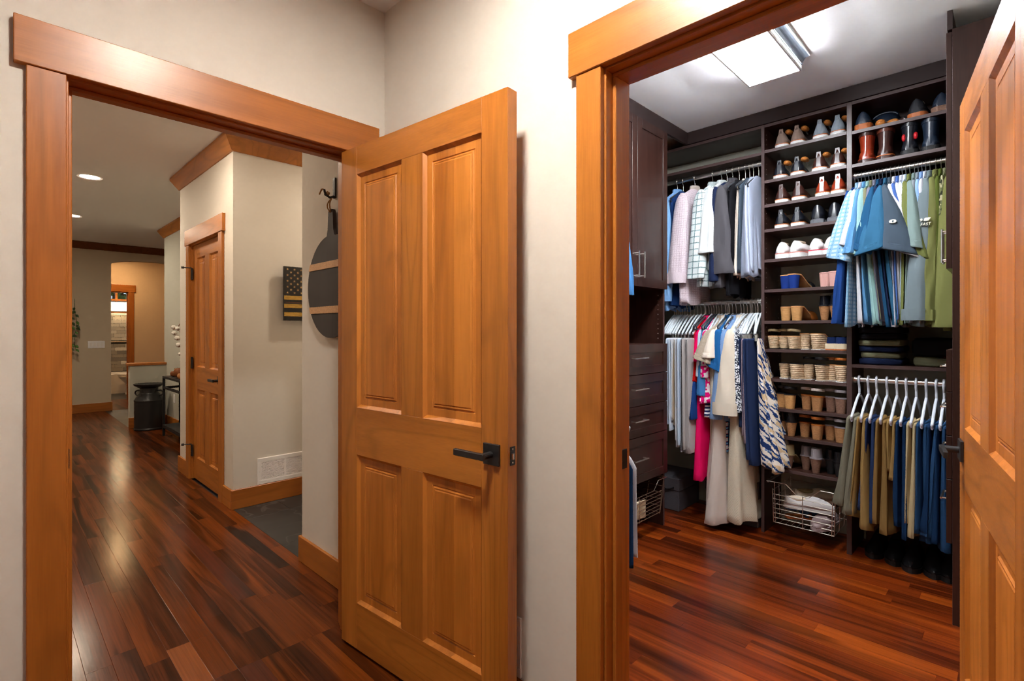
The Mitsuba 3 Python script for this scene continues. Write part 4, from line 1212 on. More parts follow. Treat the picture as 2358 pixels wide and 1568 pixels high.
LH = 0.245
for nm, H, a in (('block_mule', 0.084, .032), ('block_heel', 0.086, .031)):
    parts_ = [('heel', loft(block(0, H - .001, a, a)), 40), ('footbed', curved(sole_outline(LH, .86), footbed_z(H), .007), 40)]
    if nm == 'block_mule':
        parts_ += [('toe_strap', band(.165, 0.008, .037, .052, .075, tilt=-.01), True)]
    else:
        parts_ += [('toe_strap', band(.185, 0.008, .037, .04, .035, tilt=-.006), True), ('back_strap', sling(H + .040, .033, .016), True)]
    proto(nm, parts_)
tap = lambda H, k0, a: [np.stack([.033 + a * k * np.cos(np.linspace(0, 2 * np.pi, 22, endpoint=False)), a * k * np.sin(np.linspace(0, 2 * np.pi, 22, endpoint=False)), np.full(22, z)], 1) for z, k in zip(np.linspace(0, H, 6), np.linspace(k0, 1, 6))]
proto('pump', [('heel', loft(tap(.086, .58, .032)), 40), ('footbed', curved(sole_outline(LH, .9), footbed_z(.087), .007), 40),
               ('counter', loft([[[x0, y0 * w_, zz] for x0, y0 in zip(.045 - .045 * np.cos(np.linspace(-1.7, 1.7, 15)), .031 * np.sin(np.linspace(-1.7, 1.7, 15)))] for zz, w_ in ((.094, 1.0), (.15, .85), (.149, .78), (.097, .9))], caps=False), True),
               ('toe_cap', band(.185, .008, .038, .045, .08, tilt=-.008), True)])


def wedge(H, ridges, hw=.031, bulge=.0021):
    xl = lambda z: float(np.interp(z, [.006, H * .25, H * .66, H], [.235, .165, .105, .062]))
    zs, ins = [], []
    lay = (H - .004) / ridges
    for i in range(ridges):
        z = .004 + i * lay
        zs += [z + .0003, z + lay * .3, z + lay * .7, z + lay - .0003]
        ins += [bulge, 0, 0, bulge]
    rings = []
    for z, d in zip(zs, ins):
        x1 = xl(z)
        wtop = hw * np.interp(z, [0, H], [.74, 1.06])
        pts = []
        for q in np.linspace(math.pi / 2, 3 * math.pi / 2, 11):
            pts.append((.03 + (.030 - d) * math.cos(q) - .004 * z / H, (wtop - d) * math.sin(q)))
        for q in np.linspace(-math.pi / 2, math.pi / 2, 9):
            pts.append((x1 - .012 + .012 * math.cos(q), (wtop - d) * math.sin(q)))
        rings.append([[x, y, z] for x, y in pts])
    return loft(rings)


for nm, H, rd in (('wedge', .096, 8), ('platform_wedge', .080, 9)):
    proto(nm, [('rope_wedge', wedge(H, rd), 50), ('outsole', prism(sole_outline(LH, .78), 0, .0038), 40), ('footbed', curved(sole_outline(LH, .88), footbed_z(H + .001), .005), 40),
               ('toe_strap', band(.18, .010, .038, .045, .05, tilt=-.008), True), ('back_strap', sling(H + .036, .033, .015), True)])
proto('flatform', [('platform', prism(sole_outline(.25, 1.02), .008, .040), 40), ('outsole', prism(sole_outline(.25, 1.02), 0, .0078), 40), ('heel_cup', loft([[[x0, y0, zz] for x0, y0 in zip(.05 - .05 * np.cos(np.linspace(-1.6, 1.6, 17)) + o_, (.033 - o_) * np.sin(np.linspace(-1.6, 1.6, 17)))] for zz, o_ in ((.0402, .0), (.078, .003), (.078, .006), (.0402, .005))], caps=False), True),
                   ('toe_strap', band(.175, .040, .04, .04, .06, tilt=-.006), True)])
proto('flat_sandal', [('outsole', prism(sole_outline(.25, .9), 0, .012), 40), ('toe_strap', band(.17, .012, .038, .045, .05, tilt=-.006), True), ('instep_strap', band(.115, .012, .034, .075, .022, tilt=-.02), True), ('back_strap', sling(.065, .031, .03, x0=.05), True)])
SLM = [(0, .05), (.1, .045), (.3, .03), (.42, .055), (.6, .062), (.85, .045), (1, .014)]
proto('slipper', [('outsole', prism(sole_outline(.27, 1.12), 0, .018), 40), ('upper', upper(.27, .0182, SLM, .2, 1.12), True), ('lining', ball((.085, 0, .058), (.065, .030, .014), 2), True)])


def shoe(kind, mats, x, y, z, label, group, deg=0.0, name=None, roll=None, mirror=False):
    k = thing(name or {'chukka': 'ankle_shoe', 'oxford': 'dress_shoe', 'sneaker': 'sneaker', 'boot': 'boot', 'wedge': 'wedge_sandal', 'platform_wedge': 'wedge_sandal', 'block_mule': 'block_heel_mule', 'block_heel': 'block_heel_sandal',
                       'pump': 'pump_shoe', 'flatform': 'platform_sandal', 'flat_sandal': 'sandal', 'slipper': 'slipper'}[kind], label, 'shoe', group)
    tw = at(x, y, z + 0.0003, deg)
    if roll:
        tw = tw.rotate(*roll)
    for n, d in PROTO[kind]:
        m = mats.get(n, mats['_'])
        if m:
            part(k, n, d, m, tw=tw)
    return k


knob = shape(loft([np.stack([np.full(16, x * 1.25), 1.3 * r * np.cos(np.linspace(0, 2 * np.pi, 16, endpoint=False)), r * 1.1 * np.sin(np.linspace(0, 2 * np.pi, 16, endpoint=False))], 1) for x, r in ((-.022, .004), (-.018, .011), (-.006, .0145), (.012, .014), (.03, .010), (.034, .004))]), None, True)
post = shape(tube([[0.0, 0, -0.004], [0.045, 0, -0.026]], .004, 6), None, True)


def shoe_tree(x, y, z, label, deg=-8):
    k = thing('shoe_tree', label, 'shoe tree')
    tw = at(x, y, z, deg)
    part(k, 'knob', knob, 'tree_wood', tw=tw)
    part(k, 'post', post, 'nickel', tw=tw)
    return k


def leather(key, c, rough=0.28, cc=0.4):
    return pmat(key, lin(c), rough, 0.5, clearcoat=cc, clearcoat_gloss=0.9)


leather('leather_black', (20, 23, 30), .25)
leather('leather_dark_brown', (58, 32, 26), .25)
leather('leather_chestnut', (92, 44, 30), .25)
leather('leather_cognac', (140, 48, 24), .22)
fabric('suede_taupe', (128, 110, 100)); fabric('suede_grey', (132, 142, 152)); fabric('suede_blue', (26, 52, 122)); fabric('suede_navy', (22, 40, 84))
pmat('sole_white', mikit.proc(lambda p, n, uv: mix([0.72, 0.72, 0.70], [0.46, 0.46, 0.46], smoothstep(0.62, 0.7, 0.5 + 0.5 * dr.sin((p.y * 0.8 + p.z) * 900)) * 0.6)), 0.6, 0.3)
pmat('welt_tan', lin((176, 98, 48)), 0.55)
pmat('tree_wood', mikit.proc(lambda p, n, uv: mix([0.42, 0.13, 0.025], [0.66, 0.26, 0.06], noise(p.x * 60, p.y * 200, p.z * 200))), 0.4, 0.4)
pmat('heel_wood', mikit.proc(lambda p, n, uv: mix([0.42, 0.20, 0.065], [0.66, 0.36, 0.14], fbm(p.x * 90, p.y * 90, p.z * 200))), 0.5, 0.4)
pmat('cork_wood', mikit.proc(lambda p, n, uv: mix([0.26, 0.115, 0.045], [0.48, 0.24, 0.10], fbm(p.x * 160, p.y * 160, p.z * 160))), 0.6, 0.3)
pmat('cork_dark', mikit.proc(lambda p, n, uv: mix([0.13, 0.065, 0.045], [0.27, 0.15, 0.10], fbm(p.x * 160, p.y * 160, p.z * 160))), 0.6, 0.3)
pmat('rope', mikit.proc(lambda p, n, uv: mix([0.40, 0.27, 0.15], [0.72, 0.56, 0.38], noise((p.x + p.y) * 330 + p.z * 260, p.z * 260))), 0.9, 0.1)
pmat('leather_pink', lin((206, 158, 148)), 0.35); pmat('leather_natural', lin((206, 150, 98)), 0.5); pmat('strap_white', lin((196, 184, 178)), 0.4); pmat('strap_tan', lin((170, 96, 38)), 0.4); pmat('strap_grey', lin((138, 132, 136)), 0.4)
pmat('strap_black', lin((16, 16, 19)), 0.4); pmat('rubber_black', lin((18, 18, 20)), 0.6); pmat('rubber_grey', lin((84, 86, 92)), 0.6)
fabric('canvas_white', (222, 218, 216)); fabric('canvas_cream', (206, 190, 168)); pmat('stripe_salmon', lin((206, 128, 116)), .6); pmat('stripe_red', lin((200, 50, 74)), .6); pmat('platform_cream', lin((214, 200, 170)), .5); fabric('beige_strap', (150, 132, 98)); pmat('opening_shade', lin((26, 22, 22)), .8)  # last one: shade inside the shoe openings put into the colour, uppers are solid
pmat('red_patch', lin((190, 20, 30)), .5)
RT = [z + TH / 2 for z in SHELF_Z]
FX0 = XS + 0.014


BACKSET = ('block_heel', 'pump', 'wedge', 'platform_wedge', 'block_mule', 'flatform')


def pair(kind, mats, row, ys, look, group, deg=(0, 0), x=FX0, tree=False, where=None):
    where = where or f'on the {["top", "second", "third", "fourth", "fifth", "sixth", "seventh", "eighth", "ninth", "tenth", "eleventh", "lowest"][row]} shoe shelf'
    for y, side, d in zip(ys, ('left', 'right'), deg):
        shoe(kind, mats, x + (0.045 if side == 'left' and kind in BACKSET else 0.003), y, RT[row], f'{side} shoe of the {look} {where}', group, d)
        if tree:
            shoe_tree(x + 0.085, y - 0.026, RT[row] + 0.112, f'orange wooden shoe tree in the {side} {look.replace(" pair", "")} shoe {where}')


ck = lambda u, lin_='opening_shade': {'_': u, 'outsole': 'sole_white', 'welt': 'welt_tan', 'lining': lin_}
pair('chukka', ck('suede_taupe'), 0, (1.061, .971), 'taupe suede pair', 'pale-soled ankle shoes', (3, 2), tree=True)
pair('chukka', ck('suede_grey'), 0, (.845, .752), 'blue-grey suede pair', 'pale-soled ankle shoes', (2, 2), tree=True)
pair('chukka', ck('leather_black'), 1, (1.071, .971), 'black leather pair', 'pale-soled ankle shoes', (3, 2), tree=True)
pair('chukka', ck('leather_dark_brown'), 1, (.850, .752), 'dark brown leather pair', 'pale-soled ankle shoes', (2, 2), tree=True)
pair('chukka', ck('leather_dark_brown'), 2, (1.061, .964), 'dark brown leather pair', 'pale-soled ankle shoes', (3, 2))
pair('chukka', ck('leather_cognac'), 2, (.833, .750), 'cognac leather pair', 'pale-soled ankle shoes', (2, 2))
pair('chukka', {**ck('leather_black'), 'lining': 'welt_tan'}, 3, (1.063, .969), 'black white-soled pair', 'pale-soled ankle shoes', (3, 2))
pair('oxford', {'_': 'leather_black', 'outsole': 'rubber_grey', 'heel': 'rubber_grey', 'lining': 'opening_shade'}, 3, (.858, .768), 'plain black pair', 'black dress shoes', (2, 2))
pair('sneaker', {'_': 'canvas_white', 'outsole': 'sole_white', 'stripe': 'stripe_salmon', 'lining': 'canvas_cream'}, 4, (1.058, .986), 'white sneakers with a salmon stripe', 'white sneakers', (2, -14))
pair('sneaker', {'_': 'canvas_white', 'outsole': 'sole_white', 'stripe': 'stripe_red', 'lining': 'canvas_cream'}, 4, (.868, .790), 'white sneakers with a red stripe', 'white sneakers', (1, -2))
pair('block_heel', {'_': 'suede_blue', 'footbed': 'leather_natural', 'back_strap': None, 'toe_strap': 'leather_black'}, 5, (1.052, 1.002), 'royal blue suede block heels', 'block heels', (0, -16))
pair('block_mule', {'_': 'leather_pink', 'footbed': 'leather_pink'}, 5, (.829, .770), 'pale pink block heels', 'block heels', (0, 0))
pair('block_mule', {'_': 'heel_wood', 'footbed': 'leather_natural', 'toe_strap': 'strap_tan'}, 6, (1.050, .983), 'wooden-heeled tan mules', 'block heels', (0, -14))
pair('pump', {'_': 'leather_black', 'heel': 'cork_wood', 'footbed': 'leather_black'}, 6, (.832, .768), 'black pumps with brown wooden heels', 'block heels', (0, -4))
shoe('platform_wedge', {'_': 'beige_strap', 'rope_wedge': 'rope', 'outsole': 'rubber_black', 'footbed': 'leather_natural'}, FX0 + .02, 1.117, RT[7], 'beige rope wedge standing in the shadow against the left side of the eighth shoe shelf', 'rope-soled wedges')
pair('platform_wedge', {'_': 'beige_strap', 'rope_wedge': 'rope', 'outsole': 'rubber_black', 'footbed': 'leather_natural'}, 7, (1.062, 1.002), 'beige strapped rope wedges', 'rope-soled wedges', (0, -14))
pair('wedge', {'_': 'beige_strap', 'rope_wedge': 'rope', 'outsole': 'sole_white', 'footbed': 'leather_natural', 'back_strap': None}, 7, (.937, .875), 'open rope wedges in the middle', 'rope-soled wedges', (0, -22))
pair('flatform', {'_': 'suede_navy', 'platform': 'platform_cream', 'outsole': 'welt_tan', 'toe_strap': 'strap_black'}, 7, (.793, .738), 'navy platform sandals with cream soles', 'platform sandals', (0, -6))
wd = {'_': 'strap_black', 'rope_wedge': 'rope', 'outsole': 'sole_white', 'footbed': 'strap_black'}
pair('wedge', {**wd, 'back_strap': None}, 8, (1.058, .993), 'black-topped rope wedges at left', 'rope-soled wedges', (0, -22))
pair('wedge', wd, 8, (.918, .853), 'black-strapped rope wedges in the middle', 'rope-soled wedges', (0, -24))
pair('wedge', {**wd, '_': 'strap_tan', 'footbed': 'leather_natural'}, 8, (.789, .737), 'tan-strapped rope wedges at right', 'rope-soled wedges', (0, -4))
pair('block_heel', {'_': 'strap_black', 'heel': 'heel_wood', 'footbed': 'strap_black'}, 9, (1.074, 1.023), 'black-strapped wooden heels at left', 'block heels', (0, -14))
pair('block_heel', {'_': 'strap_white', 'heel': 'cork_wood', 'footbed': 'strap_tan'}, 9, (.930, .868), 'pale-strapped brown heels in the middle', 'block heels', (0, -10))
pair('block_heel', {'_': 'strap_grey', 'heel': 'cork_dark', 'footbed': 'strap_grey'}, 9, (.797, .739), 'grey-strapped dark heels at right', 'block heels', (0, -4))
pair('pump', {'_': 'strap_black', 'heel': 'cork_wood', 'footbed': 'strap_black'}, 10, (1.068, 1.012), 'black pumps with stacked heels', 'block heels', (0, -8))
pair('block_heel', {'_': 'strap_tan', 'heel': 'cork_wood', 'footbed': 'strap_tan'}, 10, (.940, .868), 'orange-tan sandals with tapered heels', 'block heels', (0, -10))
pair('block_heel', {'_': 'strap_grey', 'heel': 'cork_wood', 'footbed': 'strap_grey'}, 10, (.800, .743), 'grey sandals with stacked heels', 'block heels', (0, -8))
fs = lambda c, s: {'_': c, 'heel': s, 'footbed': c}
pair('pump', fs('beige_strap', 'cork_dark'), 11, (1.076, 1.030), 'tan low-heeled sandals', 'low-heeled sandals', (0, -10))
pair('pump', fs('strap_grey', 'cork_dark'), 11, (.935, .873), 'grey low-heeled sandals', 'low-heeled sandals', (0, -6))
pair('pump', fs('strap_black', 'rubber_black'), 11, (.799, .748), 'black low-heeled sandals', 'low-heeled sandals', (0, -4))

# right bay, upper shelves
ZR1, ZR2 = 2.446 + TH / 2, 2.253 + TH / 2
leather('leather_blue_black', (26, 38, 54), .35)
shoe('sneaker', {'_': 'leather_blue_black', 'outsole': 'welt_tan', 'stripe': 'welt_tan', 'lining': 'opening_shade'}, FX0, .626, ZR1, 'dark blue woven shoe with a tan sole leftmost on the top right shelf', 'shoes on the upper right shelves', 2)
bag = thing('leather_bag', 'dark navy leather bag behind the woven shoe on the top right shelf', 'bag')
part(bag, 'body', loft([np.stack([3.70 + .075 * k * np.cos(np.linspace(0, 2 * np.pi, 24, endpoint=False)), .545 + .075 * k * np.sin(np.linspace(0, 2 * np.pi, 24, endpoint=False)), np.full(24, ZR1 + z)], 1) for z, k in ((.0005, .9), (.02, 1.0), (.06, 1.02), (.095, .9), (.11, .6))]), 'leather_blue_black', True)
part(bag, 'handle', tube([[3.70, .545 + .06 * math.cos(t), ZR1 + .10 + .03 * math.sin(t)] for t in np.linspace(0, math.pi, 11)], .006, 8), 'leather_blue_black', True)
st = thing('shoe_tree', 'loose pair of wooden shoe trees lying on the top right shelf', 'shoe tree')
part(st, 'forepart', turned(ball((3.60, .505, ZR1 + .0225), (.06, .030, .022), 3), 35, (0, 0, 1), (3.60, .505, 0)), 'tree_wood', True)
part(st, 'heel_block', ball((3.545, .545, ZR1 + .0225), (.026, .024, .022), 3), 'tree_wood', True)
part(st, 'hinge', tube([[3.59, .47, ZR1 + .03], [3.575, .445, ZR1 + .034], [3.57, .43, ZR1 + .02]], .007, 8), 'chrome', True)
leather('suede_black', (24, 26, 32), .7, 0)
shoe('sneaker', {'_': 'suede_black', 'outsole': 'welt_tan', 'stripe': 'suede_black', 'lining': 'canvas_cream'}, FX0 + .01, .385, ZR1, 'black sneaker with a cream collar and tan sole on the top right shelf', 'shoes on the upper right shelves', -6)
shoe('sneaker', {'_': 'leather_blue_black', 'outsole': 'cork_dark', 'stripe': 'cork_dark', 'lining': 'opening_shade'}, FX0 + .01, .277, ZR1, 'dark boot-like sneaker at the right end of the top right shelf', 'shoes on the upper right shelves', 4)
for (y, m, w, c, lb, extra) in ((.609, 'leather_cognac', 'leather_cognac', 'leather_dark_brown', 'cognac boot with a dark collar, leftmost on the boot shelf', None), (.521, 'leather_dark_brown', 'welt_tan', 'leather_chestnut', 'dark brown leather boot, second from left on the boot shelf', None),
                               (.411, 'leather_black', 'rubber_black', 'leather_black', 'black boot with red patches, third from left on the boot shelf', 'red'), (.321, 'leather_blue_black', 'rubber_black', 'leather_blue_black', 'black flared boot, rightmost on the boot shelf', None)):
    b = shoe('boot', {'_': m, 'outsole': 'rubber_black' if w == 'rubber_black' else 'leather_dark_brown', 'welt': w, 'cuff': c}, FX0, y, ZR2, lb, 'boots on the right shelf', 3)
    if extra:
        for s in (-1, 1):
            part(b, 'red_patch', ball((FX0 + .02, y + s * .026, ZR2 + .10), (.012, .010, .020), 2), 'red_patch', True, label='red patch')

# dark shoes on the floor under the trousers
for i, (x, y, d, lb) in enumerate(((3.47, .58, 200, 'black shoe on the closet floor, leftmost under the trousers'), (3.44, .50, 205, 'black shoe beside the leftmost one under the trousers'), (3.40, .40, 195, 'black shoe in the middle of the floor under the trousers'), (3.40, .325, 190, 'dark grey-laced shoe under the blue jeans'), (3.40, .245, 185, 'black shoe by the right cabinet on the closet floor'))):
    shoe('chukka', {'_': 'strap_black', 'outsole': 'rubber_black', 'welt': 'rubber_black', 'lining': 'opening_shade'}, x + .33, y, 0.0, lb, 'black shoes on the closet floor', 180 + (i % 2) * 5)

# slippers and straps in the wire basket
fabric('slipper_grey', (192, 187, 184)); fabric('slipper_mauve', (150, 132, 132)); fabric('denim_slip', (58, 84, 116)); pmat('bag_green', lin((92, 98, 76)), .8)
BZ = 0.121
shoe('slipper', {'_': 'slipper_grey', 'lining': 'canvas_cream'}, 3.47, 1.03, BZ + .088, 'grey-white slipper lying across the top of the wire basket', 'slippers in the wire basket', -78)
shoe('slipper', {'_': 'canvas_cream', 'lining': 'beige_strap'}, 3.60, 1.02, BZ + .100, 'cream slipper behind the grey-white one in the wire basket', 'slippers in the wire basket', -60)
shoe('slipper', {'_': 'slipper_mauve', 'lining': 'slipper_mauve'}, 3.66, .80, BZ, 'mauve furry slipper at the right end of the wire basket', 'slippers in the wire basket', 172)
shoe('flat_sandal', {'_': 'denim_slip', 'outsole': 'welt_tan'}, 3.50, 1.03, BZ + .008, 'blue strap sandal at the left end of the wire basket', 'slippers in the wire basket', -52)
shoe('flat_sandal', {'_': 'red_patch', 'outsole': 'rubber_black'}, 3.72, 1.00, BZ, 'red sandal at the bottom of the wire basket', 'slippers in the wire basket', -120)

# ------------------------------------------------------------------ hangers
arc = [[0.0175 * math.cos(a), 0, 0.0175 * math.sin(a) - 0.0] for a in np.linspace(-0.5, math.pi + 0.5, 15)]
HOOK = shape(tube([[p[0], 0, p[2]] for p in arc] + [[-0.010, 0, -0.022], [-0.002, 0, -0.032], [0, 0, -0.045], [0, 0, -0.085]], 0.0022, 6), None, True)


def arms(span, drop, r, bar=True, flat=1.0):
    t = np.linspace(-1, 1, 21)
    top = [[q * span, 0, -0.082 - drop * abs(q) ** 1.25] for q in t]
    m = tube(top, r, 8)
    ms = [m]
    if bar:
        ms.append(tube([[-span, 0, -0.082 - drop], [-span * .97, 0, -0.10 - drop], [span * .97, 0, -0.10 - drop], [span, 0, -0.082 - drop]], r * .8, 8))
    m = cat(ms)
    v = np.array(m.vertices); v[:, 1] *= flat; m.vertices = v
    return m


ARMS = {'wide': shape(arms(.19, .135, .0085, False, .75), None, True), 'velvet': shape(arms(.20, .085, .0055), None, True), 'tubular': shape(arms(.205, .115, .0072), None, True), 'clip': shape(arms(.19, .08, .0058, False), None, True)}
CLIPS = shape(cat([cbox(s * .15 - .012, s * .15 + .012, -.009, .009, -.262, -.215, .002) for s in (-1, 1)] + [tube([[-.188, 0, -.216], [.188, 0, -.216]], .0028, 6)]), None)
pmat('hanger_grey', lin((170, 174, 178)), .7); pmat('hanger_dark', lin((52, 56, 62)), .8); pmat('hanger_white', lin((222, 226, 236)), .35); pmat('hanger_bright', lin((206, 214, 220)), .5)


HOOK_T = shape(tube([[p[0] * 1.28, 0, p[2] * 1.28] for p in arc] + [[-0.012, 0, -0.030], [-0.003, 0, -0.040], [0, 0, -0.050], [0, 0, -0.088]], 0.0062, 8), None, True)


def hanger(kind, mat, x, y, z, deg, label, group, clips=False, hook='nickel'):
    k = thing('clothes_hanger', label, 'clothes hanger', group)
    tw = at(x, y, z, deg)
    part(k, 'hook', HOOK_T if kind == 'tubular' else HOOK, mat if kind == 'tubular' else hook, tw=tw)
    part(k, 'arms', ARMS[kind], mat, tw=tw)
    if clips:
        part(k, 'clip_bar', CLIPS, 'chrome', tw=tw)
    return k


# ------------------------------------------------------------------ garments
def sgnp(v, p):
    return np.sign(v) * np.abs(v) ** p


def cloth_uv(R, per_turn=True):
    """uv in metres: along the ring and down the garment."""
    R = np.asarray(R)
    L, n, _ = R.shape
    seg = np.linalg.norm(np.roll(R, -1, 1) - R, axis=2)
    u = np.concatenate([np.zeros((L, 1)), np.cumsum(seg, 1)[:, :-1]], 1)
    u = np.broadcast_to(u[L // 2], (L, n))
    v = R[:, :, 2]
    uv = np.stack([u, v], 2).reshape(-1, 2)
    return np.vstack([uv, uv[:1], uv[-1:]])


def hollow(rings, depth=0.03, k=0.86):
    """Turn the last rings in, so that a hem or cuff reads as an opening."""
    last = np.asarray(rings[-1])
    c = last.mean(0)
    a = c + (last - c) * np.array([k, k, 1.0])
    b = a + [0, 0, depth]
    return list(rings) + [a, b]


def body(length, hw, hem, t, th, drop, lean, seed, amp, nf, neck=.055, n=64, nl=24, sway=0.0):
    r = np.random.default_rng(seed)
    ph, ph2, ph3 = r.uniform(0, 6.28, 3)
    phi = np.linspace(0, 2 * np.pi, n, endpoint=False)
    cx, sy = sgnp(np.cos(phi), .8), sgnp(np.sin(phi), .9)
    WR = [(r.uniform(.5, 1), int(r.integers(5, 12)), r.uniform(0, 6.28), r.uniform(-4, 4)) for _ in range(4)]
    rings = []
    for q, w, tt in ((0.0, neck, .6), (0.35, neck + (hw - neck) * .38, .85), (0.8, neck + (hw - neck) * .86, 1.0)):
        rings.append(np.stack([w * cx, t / 2 * tt * sy, np.full(n, -drop * q)], 1))
    for q in np.linspace(0, 1, nl):
        w = hw + (hem - hw) * q ** 1.3
        tt = (t + (th - t) * q) / 2
        xx = w * cx
        s = xx / max(hw, hem)
        wave = amp * q ** .8 * (np.sin(nf * math.pi * s + ph) + .5 * np.sin(nf * 2.3 * s + ph2 + 2 * q))
        edge = amp * .9 * q * np.sin(phi * 7 + ph3 + 3 * q)
        wr = sum(a_ * np.sin(k_ * phi + p_ + m_ * q) for a_, k_, p_, m_ in WR) * min(.0065, .10 * tt + .0022) * (.25 + q)
        yy = (tt + wr) * sy + wave + edge * .5 + lean * q ** 1.15 + .5 * wr
        rings.append(np.stack([xx * (1 + .04 * np.sin(phi * 5 + ph) * q) + sway * q, yy, np.full(n, -drop - q * (length - drop)) + .012 * np.sin(nf * 1.7 * s + ph2) * q ** 4], 1))
    return hollow(rings)


def sleeve(side, hw, drop, ln, wt, wb, out, lean, seed, thick=.026, n=36, nl=26, y0=0.0, skew=0.0, fold=.008):
    r = np.random.default_rng(seed + 99)
    p1, p2 = r.uniform(0, 6.28, 2)
    phi = np.linspace(0, 2 * np.pi, n, endpoint=False)
    rings = []
    ks = [(r.uniform(.4, 1), int(r.integers(2, 6)), r.uniform(0, 6.28), r.uniform(-26, 26)) for _ in range(5)]
    for q in np.r_[0.0, 0.03, 0.06, np.linspace(.1, 1, nl)]:
        rnd = float(np.interp(q, [0, .03, .06, .12, .2], [.28, .58, .78, .93, 1.0]))
        w = (wt + (wb - wt) * q ** .85) / 2 * rnd
        tx = thick * (.3 + .7 * rnd)
        x = side * (hw - .012 + out * q ** .8) + tx * np.cos(phi)
        f = fold * .5 * sum(a_ * np.sin(k_ * phi + p_ + m_ * q * ln) for a_, k_, p_, m_ in ks) * (.15 + .85 * q) * min(1, w / .03)
        y = y0 + lean * q + (w + f) * sgnp(np.sin(phi), .85)
        z = -drop + .022 - .022 * q - ln * q + skew * q ** 2 * np.sin(phi) + .004 * np.cos(p2 + 20 * q) * q
        rings.append(np.stack([x + f, y, z], 1))
    return hollow(rings, .035, .8)


ROD = {'LU': (3.55, 2.398), 'LL': (3.55, 1.495), 'RU': (3.55, 2.205), 'RL': (3.55, 1.015)}
GN = [0]
HANG = {'LU': ('velvet', 'hanger_dark', 'hangers on the upper left rod'), 'LL': ('velvet', 'hanger_grey', 'hangers on the lower left rod'), 'RU': ('velvet', 'hanger_dark', 'hangers on the upper right rod')}
ROWS = {'LU': 'upper left rod', 'LL': 'lower left rod', 'RU': 'upper right rod', 'RL': 'lower right rod'}


def garment(rod_, y, name, catg, label, mat, length, hw=.20, hem=None, t=.035, th=None, sl=None, lean=0.0, amp=.008, nf=3.2, collar=None, drop=.055, deg=0, far=True, hang=None, top=.088, extra=None, cuff=None, group=None, neck=.055, sway=0.0, hlab=None):
    """sl = (length, top width, bottom width, outward, sideways lean[, skew])"""
    x, z = ROD[rod_]
    GN[0] += 1
    seed = GN[0] * 13 + 5
    if rod_ == 'LU':
        drop = .08
    if rod_ == 'LL':
        top, drop, length = .112, .095, length - .024
    hem = hem or hw
    th = th or t
    k = thing(name, label, catg, group or f'clothes on the {ROWS[rod_]}')
    tw = at(x, y, z - top, deg)
    R = body(length, hw, hem, t, th, drop, lean, seed, amp, nf, neck, sway=sway)
    part(k, 'body', loft(R), mat, True, cloth_uv(R), tw=tw)
    if sl:
        sl = tuple(sl) + (0.0,) * (6 - len(sl))
        for s in (-1, 1) if far else (-1,):
            R = sleeve(s, hw, drop, sl[0], sl[1], sl[2] if s < 0 else min(sl[2], .08), sl[3], sl[4] if s < 0 else 0, seed, skew=sl[5] if s < 0 else 0)
            sk = part(k, 'sleeve', loft(R), mat, True, cloth_uv(R), tw=tw)
            if cuff and s < 0:
                last = np.asarray(R[-3])
                c = last.mean(0)
                e = [c + (last - c) * 1.06 + [0, 0, cuff], c + (last - c) * 1.10 + [0, 0, cuff * .5], c + (last - c) * 1.10 + [0, 0, -.004], c + (last - c) * .95 + [0, 0, -.004]]
                part(sk, 'cuff', loft(e, caps=False), mat, 40, tw=tw)
    if collar:
        phi = np.linspace(0, 2 * np.pi, 24, endpoint=False)
        e = lambda a, b, zz, sk=0: np.stack([a * np.cos(phi), b * np.sin(phi), zz + sk * np.cos(phi)], 1)
        w = min(.026, max(t * .8, .012))
        C = loft([e(.066, w * 1.15, -.012, .012), e(.060, w, .024, .006), e(.056, w * .9, .030, .006), e(.050, w * .7, .018, .006)], caps=False)
        part(k, 'collar', C, collar if isinstance(collar, str) else mat, True, tw=tw)
    if extra:
        extra(k, tw)
    if hang is not False:
        hk, hm, hg = hang if hang else HANG[rod_]
        hanger(hk, hm, x, y, z, deg, hlab or f'hanger that carries the {label.split(" on the ")[0].split(" with ")[0].split(" between ")[0].split(", ")[0]}', hg)
    return k


def legs(rod_, y, label, mat, z0, z1, hw=.12, t=.03, tb=.05, lean=(0, 0), gap=.02, amp=.007, cx=-.06, deg=0, hang=None, name='trousers', clips=True, group=None, uneven=.03, sway=0.0, hlab=None):
    """Trousers hanging from z0 to z1 with two legs, one behind the other along the rod."""
    x, z = ROD[rod_]
    GN[0] += 1
    seed = GN[0] * 13 + 5
    k = thing(name, label, 'trousers', group or f'clothes on the {ROWS[rod_]}')
    tw = at(x + cx, y, z0, deg)
    for i, s in enumerate((1, -1)):
        L = z0 - z1 - (uneven if s > 0 else 0)
        R = body(L, hw, hw * .92, t, tb, .012, lean[i], seed + i, amp, 2.2, hw * .9, n=36, nl=16, sway=sway)
        R = [r + [0, s * gap / 2, 0] for r in R]
        part(k, 'leg', loft(R), mat, True, cloth_uv(R), tw=tw)
    if hang:
        hk, hm, hg = hang
        hanger(hk, hm, x, y, z, deg, hlab or f'hanger that carries the {label.split(" on the ")[0].split(" with ")[0].split(", ")[0]}', hg, clips)
    return k


